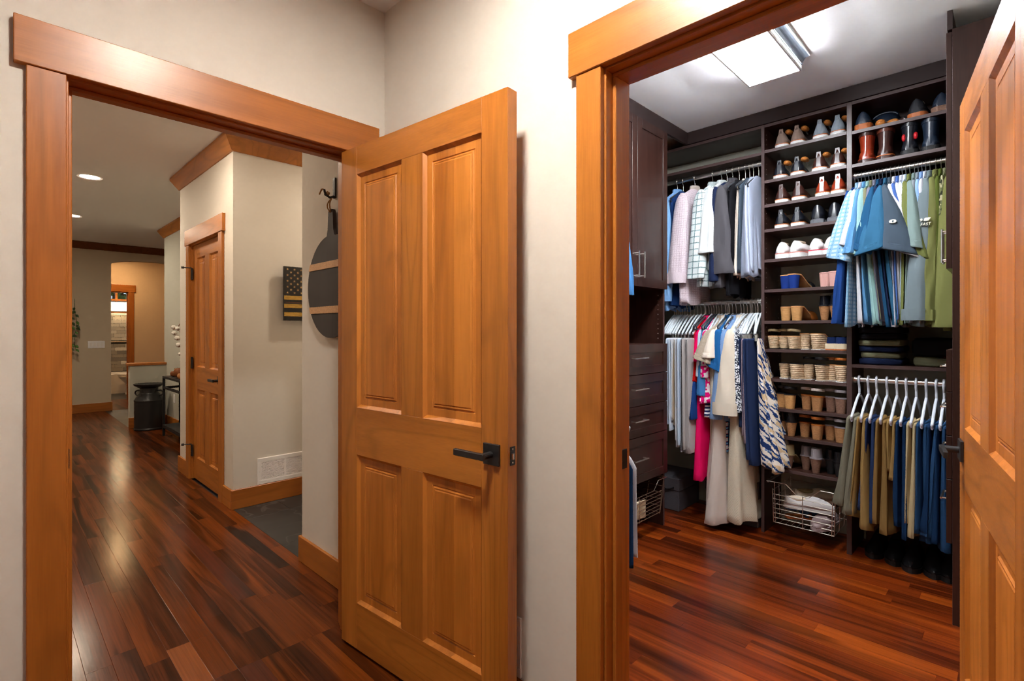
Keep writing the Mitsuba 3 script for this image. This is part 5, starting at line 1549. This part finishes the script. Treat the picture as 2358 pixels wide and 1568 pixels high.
# cloths
FAB = {}
for n_, c in dict(navy=(22, 32, 60), royal=(24, 58, 118), white=(190, 190, 195), pale_blue=(150, 186, 222), sky=(84, 132, 172), teal=(132, 168, 166), olive_grey=(112, 112, 86), grey_violet=(112, 112, 128), blue=(26, 70, 104), steel_blue=(44, 90, 120), slate=(62, 74, 86), cobalt=(66, 96, 158),
                  olive=(100, 106, 58), sage=(116, 134, 130), grey=(126, 134, 140), denim_light=(128, 160, 204), blue_grey=(104, 116, 120), light_grey=(182, 184, 190), dark_olive=(74, 84, 32), moss=(104, 106, 60), chambray=(120, 164, 212), charcoal=(74, 72, 76), black=(20, 20, 24), cream=(226, 212, 196),
                  satin=(150, 162, 182), grey_warm=(164, 158, 156), pale_grey=(196, 200, 206), khaki=(190, 172, 146), ice=(196, 208, 222), dark_grey=(84, 84, 86), red=(206, 24, 24), hot_pink=(226, 12, 92), linen=(186, 172, 152), denim=(30, 88, 144), mid_denim=(62, 116, 170), jean_blue=(118, 148, 190), oat=(214, 202, 184),
                  mauve=(146, 128, 138), deep_navy=(34, 48, 82), blush=(196, 182, 172), deep_blue=(18, 46, 92), taupe_trouser=(112, 108, 92), camel=(142, 114, 68), camel_dark=(126, 98, 56), jeans=(32, 62, 96), jeans_dark=(15, 42, 74), stone=(178, 160, 122), washed_white=(198, 203, 202)).items():
    FAB[n_] = fabric('cloth_' + n_, c)
pmat('cloth_satin', lin((158, 168, 188)), .38, .5, sheen=.3)


def pattern(key, fn):
    return pmat(key, mikit.proc(fn), .9, .12, sheen=.2)


def L_(c):
    return [float(v) for v in lin(c)]


def line(x, w):
    f = x - dr.floor(x)
    return dr.select(dr.minimum(f, 1 - f) < w, 1.0, 0.0)


tw1, tw2, tw3 = L_((194, 176, 184)), L_((140, 112, 124)), L_((214, 204, 208))
pattern('tweed_pink', lambda p, n, uv: mix(mix(tw1, tw3, noise(uv.x * 420, uv.y * 420)), tw2, dr.maximum(line(uv.x / .016, .10), line(uv.y / .016, .10)) * .55 * (noise(uv.x * 300, uv.y * 300) * .8 + .3)))
pw, pg, pm = L_((200, 209, 209)), L_((44, 76, 84)), L_((156, 180, 180))
pattern('plaid_white', lambda p, n, uv: mix(mix(pw, pm, dr.maximum(line(uv.x / .042 + .08, .09), line(uv.y / .042 + .08, .09)) * .8), pg, dr.maximum(line(uv.x / .042, .045), line(uv.y / .042, .045)) * .85))
cb, cw_, cc_ = L_((108, 154, 186)), L_((168, 188, 204)), L_((76, 128, 172))
pattern('check_blue', lambda p, n, uv: mix(mix(cw_, cb, dr.maximum(line(uv.x / .03, .25), line(uv.y / .022, .22)) * .8), cc_, line(uv.x / .03, .07) * line(uv.y / .022, .2)))
pattern('check_pale', lambda p, n, uv: mix(L_((226, 232, 242)), L_((150, 184, 222)), dr.maximum(line(uv.x / .008, .16), line(uv.y / .008, .16)) * .8))
fp, fwh = L_((226, 20, 120)), L_((242, 224, 232))
pattern('floral_pink', lambda p, n, uv: mix(fp, fwh, smoothstep(.50, .56, noise(uv.x * 84, uv.y * 84))))
bw1, bw2 = L_((226, 230, 236)), L_((30, 38, 52))
pattern('floral_black', lambda p, n, uv: mix(bw1, bw2, smoothstep(.46, .54, noise(uv.x * 190 + 3, uv.y * 190))))
ns1, ns2 = L_((232, 232, 238)), L_((28, 40, 86))
pattern('stripe_navy', lambda p, n, uv: mix(ns1, ns2, line(uv.y / .024, .24)))
rs = [L_(c) for c in ((204, 34, 44), (232, 232, 236), (30, 50, 110), (120, 176, 214))]
pattern('stripe_multi', lambda p, n, uv: mix(mix(rs[0], rs[1], line(uv.y / .05, .22)), mix(rs[2], rs[3], line(uv.y / .05 + .5, .1)), line(uv.y / .05 + .5, .22)))
ik = [L_(c) for c in ((232, 222, 208), (34, 52, 98), (112, 146, 186), (206, 180, 142))]


def ikat(p, n, uv):
    al, ac = uv.x * .72 - uv.y * .69, uv.x * .69 + uv.y * .72
    a, b = al * 26, ac * 95
    j = noise(al * 210, ac * 120) * .55
    f = noise(a + j, b + j)
    g = noise(a * .9 + 9, b * .8 + 4 + j)
    c = mix(ik[0], ik[3], smoothstep(.60, .68, g))
    c = mix(c, ik[2], smoothstep(.54, .58, f))
    return mix(c, ik[1], smoothstep(.60, .64, f))


pattern('ikat', ikat)
cr1, cr2 = L_((212, 200, 178)), L_((120, 104, 82))
pattern('crochet', lambda p, n, uv: mix(cr1, cr2, smoothstep(.25, 1.0, (.5 + .5 * dr.sin(uv.y * 760)) * (.5 + .5 * dr.sin(uv.x * 700 + dr.floor(uv.y * 121) * 3.14))) * .75))
pattern('camo', lambda p, n, uv: mix(mix(L_((92, 96, 62)), L_((46, 48, 34)), smoothstep(.48, .52, noise(uv.x * 95, uv.y * 80))), L_((158, 152, 122)), smoothstep(.62, .66, noise(uv.x * 85 + 7, uv.y * 75))))
pattern('linen_weave', lambda p, n, uv: mix(L_((186, 172, 152)), L_((158, 144, 126)), noise(uv.x * 260, uv.y * 900)))
pattern('lace_green', lambda p, n, uv: mix(L_((206, 206, 188)), L_((120, 128, 106)), smoothstep(.45, .6, noise(uv.x * 150, uv.y * 110))))
pattern('jeans_weave', lambda p, n, uv: mix(L_((30, 66, 110)), L_((52, 94, 142)), noise(uv.x * 30, uv.y * 9)))

# ---- upper left rod
gl = dict(top=.095)
garment('LU', 1.775, 'shirt', 'shirt', 'light blue snap shirt half hidden by the left cabinet, on the upper left rod', FAB['chambray'], .86, .20, t=.06, collar=True, sl=(.72, .07, .10, .02, -.01), amp=.006)
garment('LU', 1.730, 'shirt', 'shirt', 'deep blue garment in the shadow beside the light blue shirt, upper left rod', FAB['deep_blue'], .84, .18, t=.05, far=False, amp=.008)
garment('LU', 1.642, 'jacket', 'jacket', 'pale pink tweed jacket on the upper left rod', 'tweed_pink', .82, .205, .21, t=.08, th=.10, sl=(.60, .095, .125, .035, .035), collar='cloth_blush', amp=.010, cuff=.07)
garment('LU', 1.512, 'shirt_jacket', 'jacket', 'white and green plaid shirt jacket on the upper left rod', 'plaid_white', .70, .20, .205, t=.075, th=.09, sl=(.58, .09, .12, .04, .02), collar=True, amp=.010)
garment('LU', 1.449, 'jacket', 'jacket', 'white denim jacket between the plaid and navy clothes on the upper left rod', FAB['washed_white'], .60, .20, .20, t=.06, th=.06, sl=(.42, .075, .11, .045, .01), collar=True, amp=.009)
garment('LU', 1.412, 'blazer', 'jacket', 'dark navy blazer on the upper left rod', FAB['navy'], .68, .20, .20, t=.045, th=.05, sl=(.60, .055, .066, .03, .0), amp=.004)
garment('LU', 1.374, 'blazer', 'jacket', 'charcoal blazer with a broad front sleeve on the upper left rod', FAB['charcoal'], .72, .21, .22, t=.06, th=.07, sl=(.56, .065, .135, .03, -.02), collar=True, amp=.005)
garment('LU', 1.330, 'blazer', 'jacket', 'black blazer behind the charcoal one on the upper left rod', FAB['black'], .78, .17, .20, t=.05, amp=.006)
garment('LU', 1.290, 'blouse', 'blouse', 'cream sleeveless blouse on the upper left rod', FAB['cream'], .66, .17, .17, t=.03, th=.06, amp=.008, deg=4)
garment('LU', 1.262, 'blouse', 'blouse', 'dark slate sleeveless top beside the cream blouse, upper left rod', FAB['slate'], .64, .18, .19, t=.03, th=.06, amp=.006)
garment('LU', 1.238, 'blouse', 'blouse', 'silver grey satin sleeveless blouse on the upper left rod', 'cloth_satin', .66, .20, .25, t=.05, th=.09, amp=.013, nf=3.8, lean=-.01, deg=6)
garment('LU', 1.205, 'blouse', 'blouse', 'second silver grey satin blouse, nearest the shoe tower, upper left rod', 'cloth_satin', .62, .19, .20, t=.035, th=.045, amp=.010, nf=3.8)

# ---- lower left rod
HL = ('wide', 'hanger_bright', 'hangers on the lower left rod')
HV = ('wide', 'hanger_bright', 'hangers on the lower left rod')
zt = 1.495 - .245
for i, (yy, lb, m, z1, hw, t, tb) in enumerate(((1.738, 'ice blue trousers farthest left on the lower left rod', 'ice', .60, .17, .022, .03), (1.718, 'pale grey trousers second from the left on the lower left rod', 'pale_grey', .66, .17, .022, .03), (1.699, 'khaki trousers on the lower left rod', 'khaki', .64, .16, .02, .03),
                                                (1.674, 'white trousers on the lower left rod', 'white', .50, .17, .02, .035), (1.648, 'pale blue-white trousers beside the dark grey pair, lower left rod', 'ice', .47, .18, .022, .04),
                                                (1.621, 'dark grey trousers on the lower left rod', 'dark_grey', .46, .18, .025, .055), (1.596, 'light warm grey wide trousers on the lower left rod', 'grey_warm', .46, .20, .04, .062))):
    legs('LL', yy, lb, FAB[m], zt, z1, hw, t, tb, hang=HL, gap=t * .9, amp=.004)
for i, yy in enumerate((1.800, 1.782, 1.766, 1.752)):
    hanger('wide', 'hanger_bright', 3.55, yy, 1.495, 0, f'empty pale grey hanger, {["leftmost", "second", "third", "fourth"][i]} of the empty ones on the lower left rod', 'hangers on the lower left rod')
garment('LL', 1.569, 'top', 'top', 'dark navy top beside the red one, lower left rod', FAB['navy'], .62, .17, t=.03, hang=HV)


def color_block(k, tw):
    R = body(.24, .165, .17, .05, .06, .012, 0, 777, .006, 2.4, .16, n=36, nl=8, sway=-.03)
    part(k, 'navy_hem', loft([r + [-.045, 0, -.43] for r in R]), FAB['royal'], True, label='navy lower half', tw=tw)


garment('LL', 1.562, 'dress', 'dress', 'red dress with a navy lower half on the lower left rod', FAB['red'], .46, .175, .165, t=.045, th=.055, hang=('velvet', 'hanger_dark', 'hangers on the lower left rod'), extra=color_block, sway=-.05)
garment('LL', 1.539, 'dress', 'dress', 'long hot pink dress on the lower left rod', FAB['hot_pink'], 1.11, .17, .19, t=.04, th=.085, sl=(.20, .05, .07, .02, 0), amp=.009, collar=True, hang=('velvet', 'hanger_dark', 'hangers on the lower left rod'), sway=-.03)
garment('LL', 1.520, 'blouse', 'blouse', 'white satin blouse on the lower left rod', FAB['ice'], .50, .18, .18, t=.04, th=.05, sl=(.30, .04, .05, .02, .0), hang=HV)
garment('LL', 1.503, 'shirt', 'shirt', 'mid blue denim shirt with an elbow sleeve on the lower left rod', FAB['mid_denim'], .54, .18, .18, t=.035, th=.05, sl=(.42, .04, .065, .035, .0), hang=('velvet', 'hanger_dark', 'hangers on the lower left rod'))
garment('LL', 1.484, 'top', 'top', 'hot pink and white floral top on the lower left rod', 'floral_pink', .60, .19, .21, t=.035, th=.085, sl=(.30, .045, .06, .02, 0), amp=.011, hang=('velvet', 'hanger_dark', 'hangers on the lower left rod'), sway=-.02)
garment('LL', 1.468, 'top', 'top', 'navy and white striped top on the lower left rod', 'stripe_navy', .70, .17, .18, t=.03, th=.05, hang=HV)
garment('LL', 1.448, 'dress', 'dress', 'long beige linen dress with cap sleeves on the lower left rod', 'linen_weave', 1.22, .20, .19, t=.04, th=.09, sl=(.19, .06, .13, .05, .035, .02), amp=.010, lean=-.02, hang=HV, collar=True)
garment('LL', 1.422, 'top', 'top', 'cream short-sleeved top beside the denim dress, lower left rod', FAB['cream'], .55, .20, t=.03, sl=(.17, .05, .09, .05, .02), hang=HV, collar=True)
garment('LL', 1.395, 'dress', 'dress', 'blue denim dress with short sleeves on the lower left rod', FAB['denim'], 1.14, .20, .20, t=.045, th=.09, sl=(.24, .06, .11, .04, .01, .03), amp=.010, collar=True, lean=-.01, hang=('velvet', 'hanger_dark', 'hangers on the lower left rod'))
garment('LL', 1.374, 'dress', 'dress', 'red white and blue striped dress on the lower left rod', 'stripe_multi', .90, .17, .17, t=.03, th=.045, sl=(.22, .035, .04, .02, 0), hang=HV)
garment('LL', 1.350, 'shirt', 'shirt', 'light denim long-sleeved shirt on the lower left rod', FAB['jean_blue'], .70, .20, .19, t=.04, th=.05, sl=(.56, .06, .075, .05, .045), collar=True, hang=('velvet', 'hanger_dark', 'hangers on the lower left rod'))
garment('LL', 1.318, 'jacket', 'jacket', 'cream jacket with a rolled sleeve on the lower left rod', FAB['oat'], .68, .20, .20, t=.05, th=.08, sl=(.52, .075, .135, .07, .01), collar=True, cuff=.075, hang=HV, amp=.010)
garment('LL', 1.300, 'dress', 'dress', 'long oatmeal crochet dress reaching almost to the floor, lower left rod', 'crochet', 1.33, .18, .20, t=.05, th=.125, lean=-.045, amp=.014, nf=2.6, hang=HV, sway=-.06)
garment('LL', 1.400, 'skirt', 'skirt', 'pale blush underskirt trailing below the crochet dress, lower left rod', FAB['blush'], 1.365, .16, .18, t=.04, th=.15, amp=.018, nf=2.6, hang=HV, sway=-.10)
garment('LL', 1.410, 'dress', 'dress', 'pale green lace dress behind the beige linen dress, lower left rod', 'lace_green', 1.27, .16, .16, t=.03, th=.08, amp=.010, hang=HV)
garment('LL', 1.278, 'blouse', 'blouse', 'black and white print blouse on the lower left rod', 'floral_black', .64, .19, .20, t=.035, th=.05, sl=(.50, .035, .055, .05, -.02), hang=('velvet', 'hanger_bright', 'hangers on the lower left rod'))
for (yy, lb, m, z1, hw, t, tb, ln) in ((1.258, 'near-black navy trousers beside the print blouse, lower left rod', 'navy', .74, .16, .022, .035, -.01), (1.243, 'deep blue trousers in the middle of the dark group, lower left rod', 'deep_navy', .66, .16, .022, .04, -.01), (1.226, 'mauve trousers on the lower left rod', 'mauve', .60, .17, .016, .022, -.005),
                                       (1.208, 'navy dress trousers next to the patterned skirt, lower left rod', 'deep_navy', .46, .18, .028, .05, -.02)):
    legs('LL', yy, lb, FAB[m], zt, z1, hw, t, tb, hang=HL, gap=t * .8, amp=.004, lean=(ln, ln))
ROD['LLf'] = ROD['LL']; ROWS['LLf'] = ROWS['LL']
garment('LLf', 1.186, 'skirt', 'skirt', 'long cream and navy brushstroke-print skirt at the right end of the lower left rod', 'ikat', .79, .16, .27, t=.035, th=.12, amp=.016, nf=4.2, lean=-.11, drop=.012, neck=.15, top=.245, hang=False, deg=10, sway=-.05)
hanger('wide', 'hanger_bright', 3.55, 1.190, 1.495, 8, 'white hanger that carries the brushstroke-print skirt', 'hangers on the lower left rod', True)
hanger('wide', 'hanger_bright', 3.55, 1.214, 1.495, 14, 'empty white hanger beside the brushstroke-print skirt', 'hangers on the lower left rod')
hanger('wide', 'hanger_bright', 3.55, 1.252, 1.495, 6, 'empty white hanger above the near-black navy trousers', 'hangers on the lower left rod')

# ---- upper right rod
pmat('emblem_white', lin((226, 224, 206)), .6)


def polo_emblem(k, tw):
    e = np.linspace(0, 2 * np.pi, 20, endpoint=False)
    R = [[[-.262 - d, -.045 + .016 * math.cos(a), -.262 + .0095 * math.sin(a)] for a in e] for d in (0, .006)]
    part(k, 'emblem', loft(R), 'emblem_white', label='small pale oval emblem', tw=tw)
    part(k, 'emblem_bar', cbox(-.2695, -.2681, -.049, -.043, -.267, -.257, .0003), 'cloth_slate', tw=tw)


def chest_mark(k, tw):
    def put(m, nm):
        v = np.array(m.vertices)
        m.vertices = np.stack([-.2440 - v[:, 2] * .9, -v[:, 0] * .80 - .004, v[:, 1] - .30], 1)
        part(k, nm, m, 'emblem_white', label='white printed mark' if nm == 'printed_mark' else None, tw=tw)
    s = meshkit.text_mesh('FAST', .0145)
    s = s if isinstance(s, trimesh.Trimesh) else M(*meshkit.arrays(s)[:2])
    v = np.array(s.vertices)
    v -= [(v[:, 0].min() + v[:, 0].max()) / 2, v[:, 1].min(), v[:, 2].min()]
    v[:, 0] += v[:, 1] * .3
    v[:, 2] = np.clip(v[:, 2] / max(v[:, 2].max(), 1e-6), 0, 1) * .008
    s.vertices = v
    put(s, 'printed_letters')
    put(cat(prism(star(-.020, .031, .010), 0, .008), prism([(-.009, .023), (.016, .023), (.028, .038), (-.003, .038)], 0, .008)), 'printed_mark')


G = lambda *a, **kw: garment('RU', *a, top=.075, far=kw.pop('far', False), drop=kw.pop('drop', .07), **kw)
BL = .80
tt_ = .017
G(.668, 'shirt', 'shirt', 'dark royal blue long-sleeved shirt, leftmost on the upper right rod', FAB['royal'], .78, sl=(.72, .035, .045, .03, .05), t=tt_, th=.03, lean=.03)
G(.652, 'shirt', 'shirt', 'light blue checked short-sleeved shirt on the upper right rod', 'check_blue', .80, sl=(.36, .035, .125, .05, .055, .02), t=tt_, th=.045, lean=.02, collar=True, amp=.006)
G(.636, 'shirt', 'shirt', 'white short-sleeved shirt beside the blue checked one, upper right rod', FAB['white'], .80, sl=(.29, .035, .07, .05, .03, .01), t=tt_, th=.05, lean=-.04, collar=True)
G(.618, 'shirt', 'shirt', 'sky blue short-sleeved shirt on the upper right rod', FAB['sky'], .79, sl=(.34, .035, .06, .06, .035, .0), t=tt_, th=.03, lean=-.05, collar=True)
G(.600, 'shirt', 'shirt', 'pale teal shirt on the upper right rod', FAB['teal'], .79, sl=(.34, .04, .085, .045, .02), t=tt_, th=.045, lean=-.06, collar=True)
G(.584, 'shirt', 'shirt', 'grey-olive shirt beside the pale teal one, upper right rod', FAB['olive_grey'], .77, sl=(.30, .03, .05, .03, 0), t=tt_, lean=-.06, collar=True)
G(.568, 'shirt', 'shirt', 'violet grey shirt on the upper right rod', FAB['grey_violet'], .79, sl=(.30, .03, .05, .035, 0), t=tt_, lean=-.06, collar=True)
G(.552, 'polo_shirt', 'shirt', 'darker blue polo shirt just left of the steel blue one, upper right rod', FAB['blue'], .80, sl=(.33, .035, .09, .060, .04, .02), t=tt_, th=.04, lean=-.07, collar=True)
G(.536, 'shirt', 'shirt', 'dark navy shirt between the two blue polo shirts, upper right rod', FAB['navy'], .77, sl=(.28, .03, .05, .03, 0), t=tt_, lean=-.06, collar=True)
G(.518, 'polo_shirt', 'shirt', 'steel blue polo shirt with a flared sleeve on the upper right rod', FAB['steel_blue'], .79, sl=(.335, .035, .155, .075, .022, -.02), t=tt_, th=.035, lean=-.06, collar=True)
G(.498, 'polo_shirt', 'shirt', 'dark slate polo shirt with an oval emblem on its sleeve, upper right rod', FAB['slate'], .76, sl=(.345, .04, .19, .070, -.05, .03), t=tt_, th=.03, lean=-.05, collar=True, extra=polo_emblem)
G(.478, 'shirt', 'shirt', 'white polo shirt just right of the dark slate one, upper right rod', FAB['white'], .80, sl=(.37, .03, .15, .045, -.085, .04), t=tt_, th=.035, lean=-.02, collar=True)
G(.462, 'shirt', 'shirt', 'cobalt blue shirt on the upper right rod', FAB['cobalt'], .76, sl=(.34, .03, .06, .035, -.06), t=tt_, lean=-.02, collar=True)
G(.446, 'shirt', 'shirt', 'white dress shirt in the middle of the upper right rod', FAB['light_grey'], .80, sl=(.36, .032, .09, .035, -.085, .03), t=tt_, th=.035, lean=.0, collar='cloth_white')
G(.430, 'shirt', 'shirt', 'pale blue micro-check shirt on the upper right rod', 'check_pale', .74, sl=(.36, .032, .07, .03, -.075), t=tt_, lean=.0, collar=True)
G(.412, 'polo_shirt', 'shirt', 'olive polo shirt in the middle of the upper right rod', FAB['olive'], .79, sl=(.37, .045, .11, .05, -.055, .03), t=tt_, th=.04, lean=.02, collar=True)
G(.392, 'polo_shirt', 'shirt', 'sage grey-green polo shirt on the upper right rod', FAB['sage'], .79, sl=(.34, .045, .062, .060, -.035, .01), t=tt_, th=.04, lean=.02, collar=True)
G(.376, 'shirt', 'shirt', 'grey shirt behind the sage polo shirt, upper right rod', FAB['grey'], .78, sl=(.30, .03, .04, .03, 0), t=tt_, lean=.02, collar=True)
G(.360, 'shirt', 'shirt', 'light denim blue shirt on the upper right rod', FAB['denim_light'], .78, sl=(.50, .035, .04, .035, 0), t=tt_, lean=.03, collar=True)
G(.326, 'shirt', 'shirt', 'blue-grey long-sleeved shirt with a white printed mark on its sleeve, upper right rod', FAB['blue_grey'], .80, sl=(.70, .070, .10, .062, .035, .0), t=.022, th=.05, lean=.03, collar=True, extra=chest_mark, cuff=.055)
G(.344, 'shirt', 'shirt', 'pale grey shirt beside the printed blue-grey one, upper right rod', FAB['light_grey'], .78, sl=(.30, .03, .04, .02, 0), t=tt_, collar=True)
G(.302, 'shirt', 'shirt', 'moss green long-sleeved shirt on the upper right rod', FAB['moss'], .80, sl=(.71, .06, .075, .055, .012), t=.022, th=.045, collar=True, cuff=.05)
G(.280, 'shirt', 'shirt', 'bright dark olive shirt on the upper right rod', FAB['dark_olive'], .80, sl=(.70, .04, .05, .03, .005), t=tt_, collar=True)
G(.262, 'shirt', 'shirt', 'camouflage shirt near the right end of the upper right rod', 'camo', .78, sl=(.60, .03, .04, .03, 0), t=tt_, collar=True)
G(.236, 'shirt', 'shirt', 'wide moss green shirt rightmost on the upper right rod', FAB['moss'], .82, sl=(.74, .06, .12, .06, 0), t=.03, th=.06, collar=True)

# ---- lower right rod: trousers over white tubular hangers
HW = ('tubular', 'hanger_white', 'white hangers on the lower right rod')
for i, (yy, lb, m, z1, t, tb, ln, sw_) in enumerate(((.647, 'grey-olive trousers, leftmost on the lower right rod', 'taupe_trouser', .27, .045, .085, (.045, .03), -.03), (.603, 'camel trousers second from left on the lower right rod', 'camel', .20, .04, .075, (.03, .0), -.02), (.563, 'navy trousers on the lower right rod', 'deep_navy', .24, .04, .06, (.015, -.005), 0),
                                                     (.515, 'dark camel trousers on the lower right rod', 'camel_dark', .20, .04, .06, (.01, -.02), 0), (.470, 'camel trousers fifth from left with a bunched pocket, lower right rod', 'camel', .50, .035, .055, (0, 0), 0), (.428, 'dark blue trousers on the lower right rod', 'jeans_dark', .20, .04, .06, (.01, -.01), 0),
                                                     (.385, 'stone beige trousers on the lower right rod', 'stone', .22, .035, .045, (.01, 0), 0), (.342, 'mid blue jeans on the lower right rod', 'jeans', .20, .04, .065, (.015, -.005), 0), (.300, 'dark blue jeans on the lower right rod', 'jeans_dark', .22, .04, .06, (.02, 0), -.02), (.268, 'deep blue jeans, rightmost on the lower right rod', 'jeans', .20, .04, .08, (.03, 0), -.02))):
    legs('RL', yy, lb, FAB[m], 1.015 - .112 - .085, z1, .14, t * .8, tb * .72, ln, gap=t * .75, hang=HW, clips=False, cx=-.065, uneven=.06, amp=.010, sway=sw_, name='jeans' if 'jeans' in lb else 'trousers')

# ---- left edge of the doorway: clothes on the near rail, only their edges show


def near_garment(x, zr, label, catg, name, mat, length, hw, t, th, sl=None, hm='hanger_grey', collar=True):
    k = thing(name, label, catg, 'clothes on the rail left of the drawer cabinet')
    ry = 1.73 if zr > 2 else 1.66
    tw = at(x, ry, zr - (.09 if zr > 2 else .2), 90)
    R = body(length, hw, hw, t, th, .055 if zr > 2 else .20, 0, int(x * 1000), .010, 3.0)
    part(k, 'body', loft(R), mat, True, cloth_uv(R), tw=tw)
    if sl:
        for s in (-1, 1):
            R = sleeve(s, hw, .055, *sl[:5], int(x * 1000))
            part(k, 'sleeve', loft(R), mat, True, cloth_uv(R), tw=tw)
    hanger('tubular' if zr < 2 else 'velvet', hm, x, ry, zr, 90, f'hanger at the left edge of the closet doorway, carrying {label.split(" at the ")[0]}', 'hangers on the rail left of the drawer cabinet')


near_garment(2.352, 2.36, 'light blue denim shirt at the left edge of the closet doorway', 'shirt', 'shirt', FAB['mid_denim'], .86, .205, .05, .06, (.73, .05, .07, .085, 0), hm='hanger_dark')
near_garment(2.372, 0.98, 'white trousers at the left edge of the closet doorway', 'trousers', 'trousers', FAB['white'], .66, .245, .03, .03)
near_garment(2.335, 0.98, 'dark blue jeans at the left edge of the closet doorway', 'trousers', 'jeans', FAB['jeans_dark'], .72, .245, .03, .035)

# ---- folded clothes on the right shelf
def folded(x0, x1, y0, y1, z, h, mat, label, seed):
    k = thing('folded_trousers', label, 'folded clothes', 'folded clothes on the right shelf')
    r = np.random.default_rng(seed)
    n = 40
    phi = np.linspace(0, 2 * np.pi, n, endpoint=False)
    cx, cy, a, b = (x0 + x1) / 2, (y0 + y1) / 2, (x1 - x0) / 2, (y1 - y0) / 2
    w = 1 + .02 * np.sin(3 * phi + r.uniform(0, 6)) + .012 * np.sin(7 * phi + r.uniform(0, 6))
    rings = []
    for q, zz in ((.96, .0005), (1.0, h * .2), (1.01, h * .5), (1.0, h * .8), (.93, h * .97), (.5, h)):
        rings.append(np.stack([cx + a * q * w * sgnp(np.cos(phi), .35), cy + b * q * w * sgnp(np.sin(phi), .35), z + zz + (.004 * np.sin(2 * phi + seed) if 0 < zz else 0) * (zz / h)], 1))
    part(k, 'body', loft(rings), mat, True)
    return k


zs = 1.096 + TH / 2
for i, (h, m, lb, d) in enumerate(((.036, 'navy', 'folded navy garment at the bottom of the stack on the right shelf', 0), (.036, 'olive_grey', 'folded pale olive garment second from the bottom of the stack', .01), (.032, 'navy', 'folded dark blue garment in the middle of the stack', 0), (.036, 'olive_grey', 'folded grey-olive garment above the dark blue one in the stack', .0),
                                    (.036, 'black', 'folded black garment fifth from the bottom of the stack', .005), (.036, 'black', 'folded black garment near the top of the stack', 0), (.030, 'black', 'folded black garment topmost on the stack', .01))):
    folded(3.52 + d, 3.80, .44 + d, .655 - d, zs, h, FAB[m], lb, 40 + i)
    zs += h + .001
folded(3.53, 3.80, .06, .40, 1.096 + TH / 2, .05, FAB['olive_grey'], 'grey-olive garment lying flat at the right of the shelf', 61)
folded(3.55, 3.80, .02, .41, 1.096 + TH / 2 + .052, .10, FAB['black'], 'bulky black garment heaped at the right of the shelf', 62)

# ---- small things in the left cabinet
pmat('orange_lacquer', lin((196, 84, 20)), .4)
stn = thing('tiered_stand', 'small orange wooden tiered stand in the open niche of the left cabinet', 'stand')
nx0, ny0, nz0 = 2.60, 1.79, 1.2055 + TH / 2
part(stn, 'post', tube([[nx0, ny0, nz0], [nx0, ny0, nz0 + .19]], .012, 12), 'orange_lacquer')
for z, r in ((.0, .07), (.055, .062), (.125, .055)):
    part(stn, 'tier', lathe([(r * .9, nz0 + z + .0005), (r, nz0 + z + .003), (r, nz0 + z + .010), (.012, nz0 + z + .010)], 24, (nx0, ny0)), 'orange_lacquer', 40)
for i in range(4):
    bk = thing('magazine', ['cream', 'white', 'tan', 'grey'][i] + ' paper-covered magazine standing in the left wire basket', 'magazine', 'magazines in the left wire basket')
    part(bk, 'pages', turned(cbox(2.60 + .0, 2.88, 1.665 + i * .013, 1.675 + i * .013, .132, .24 - .012 * i, .001), 4 * (i - 1.5), (0, 0, 1), (2.74, 1.68, 0)), ['platform_cream', 'hanger_white', 'leather_natural', 'strap_grey'][i])
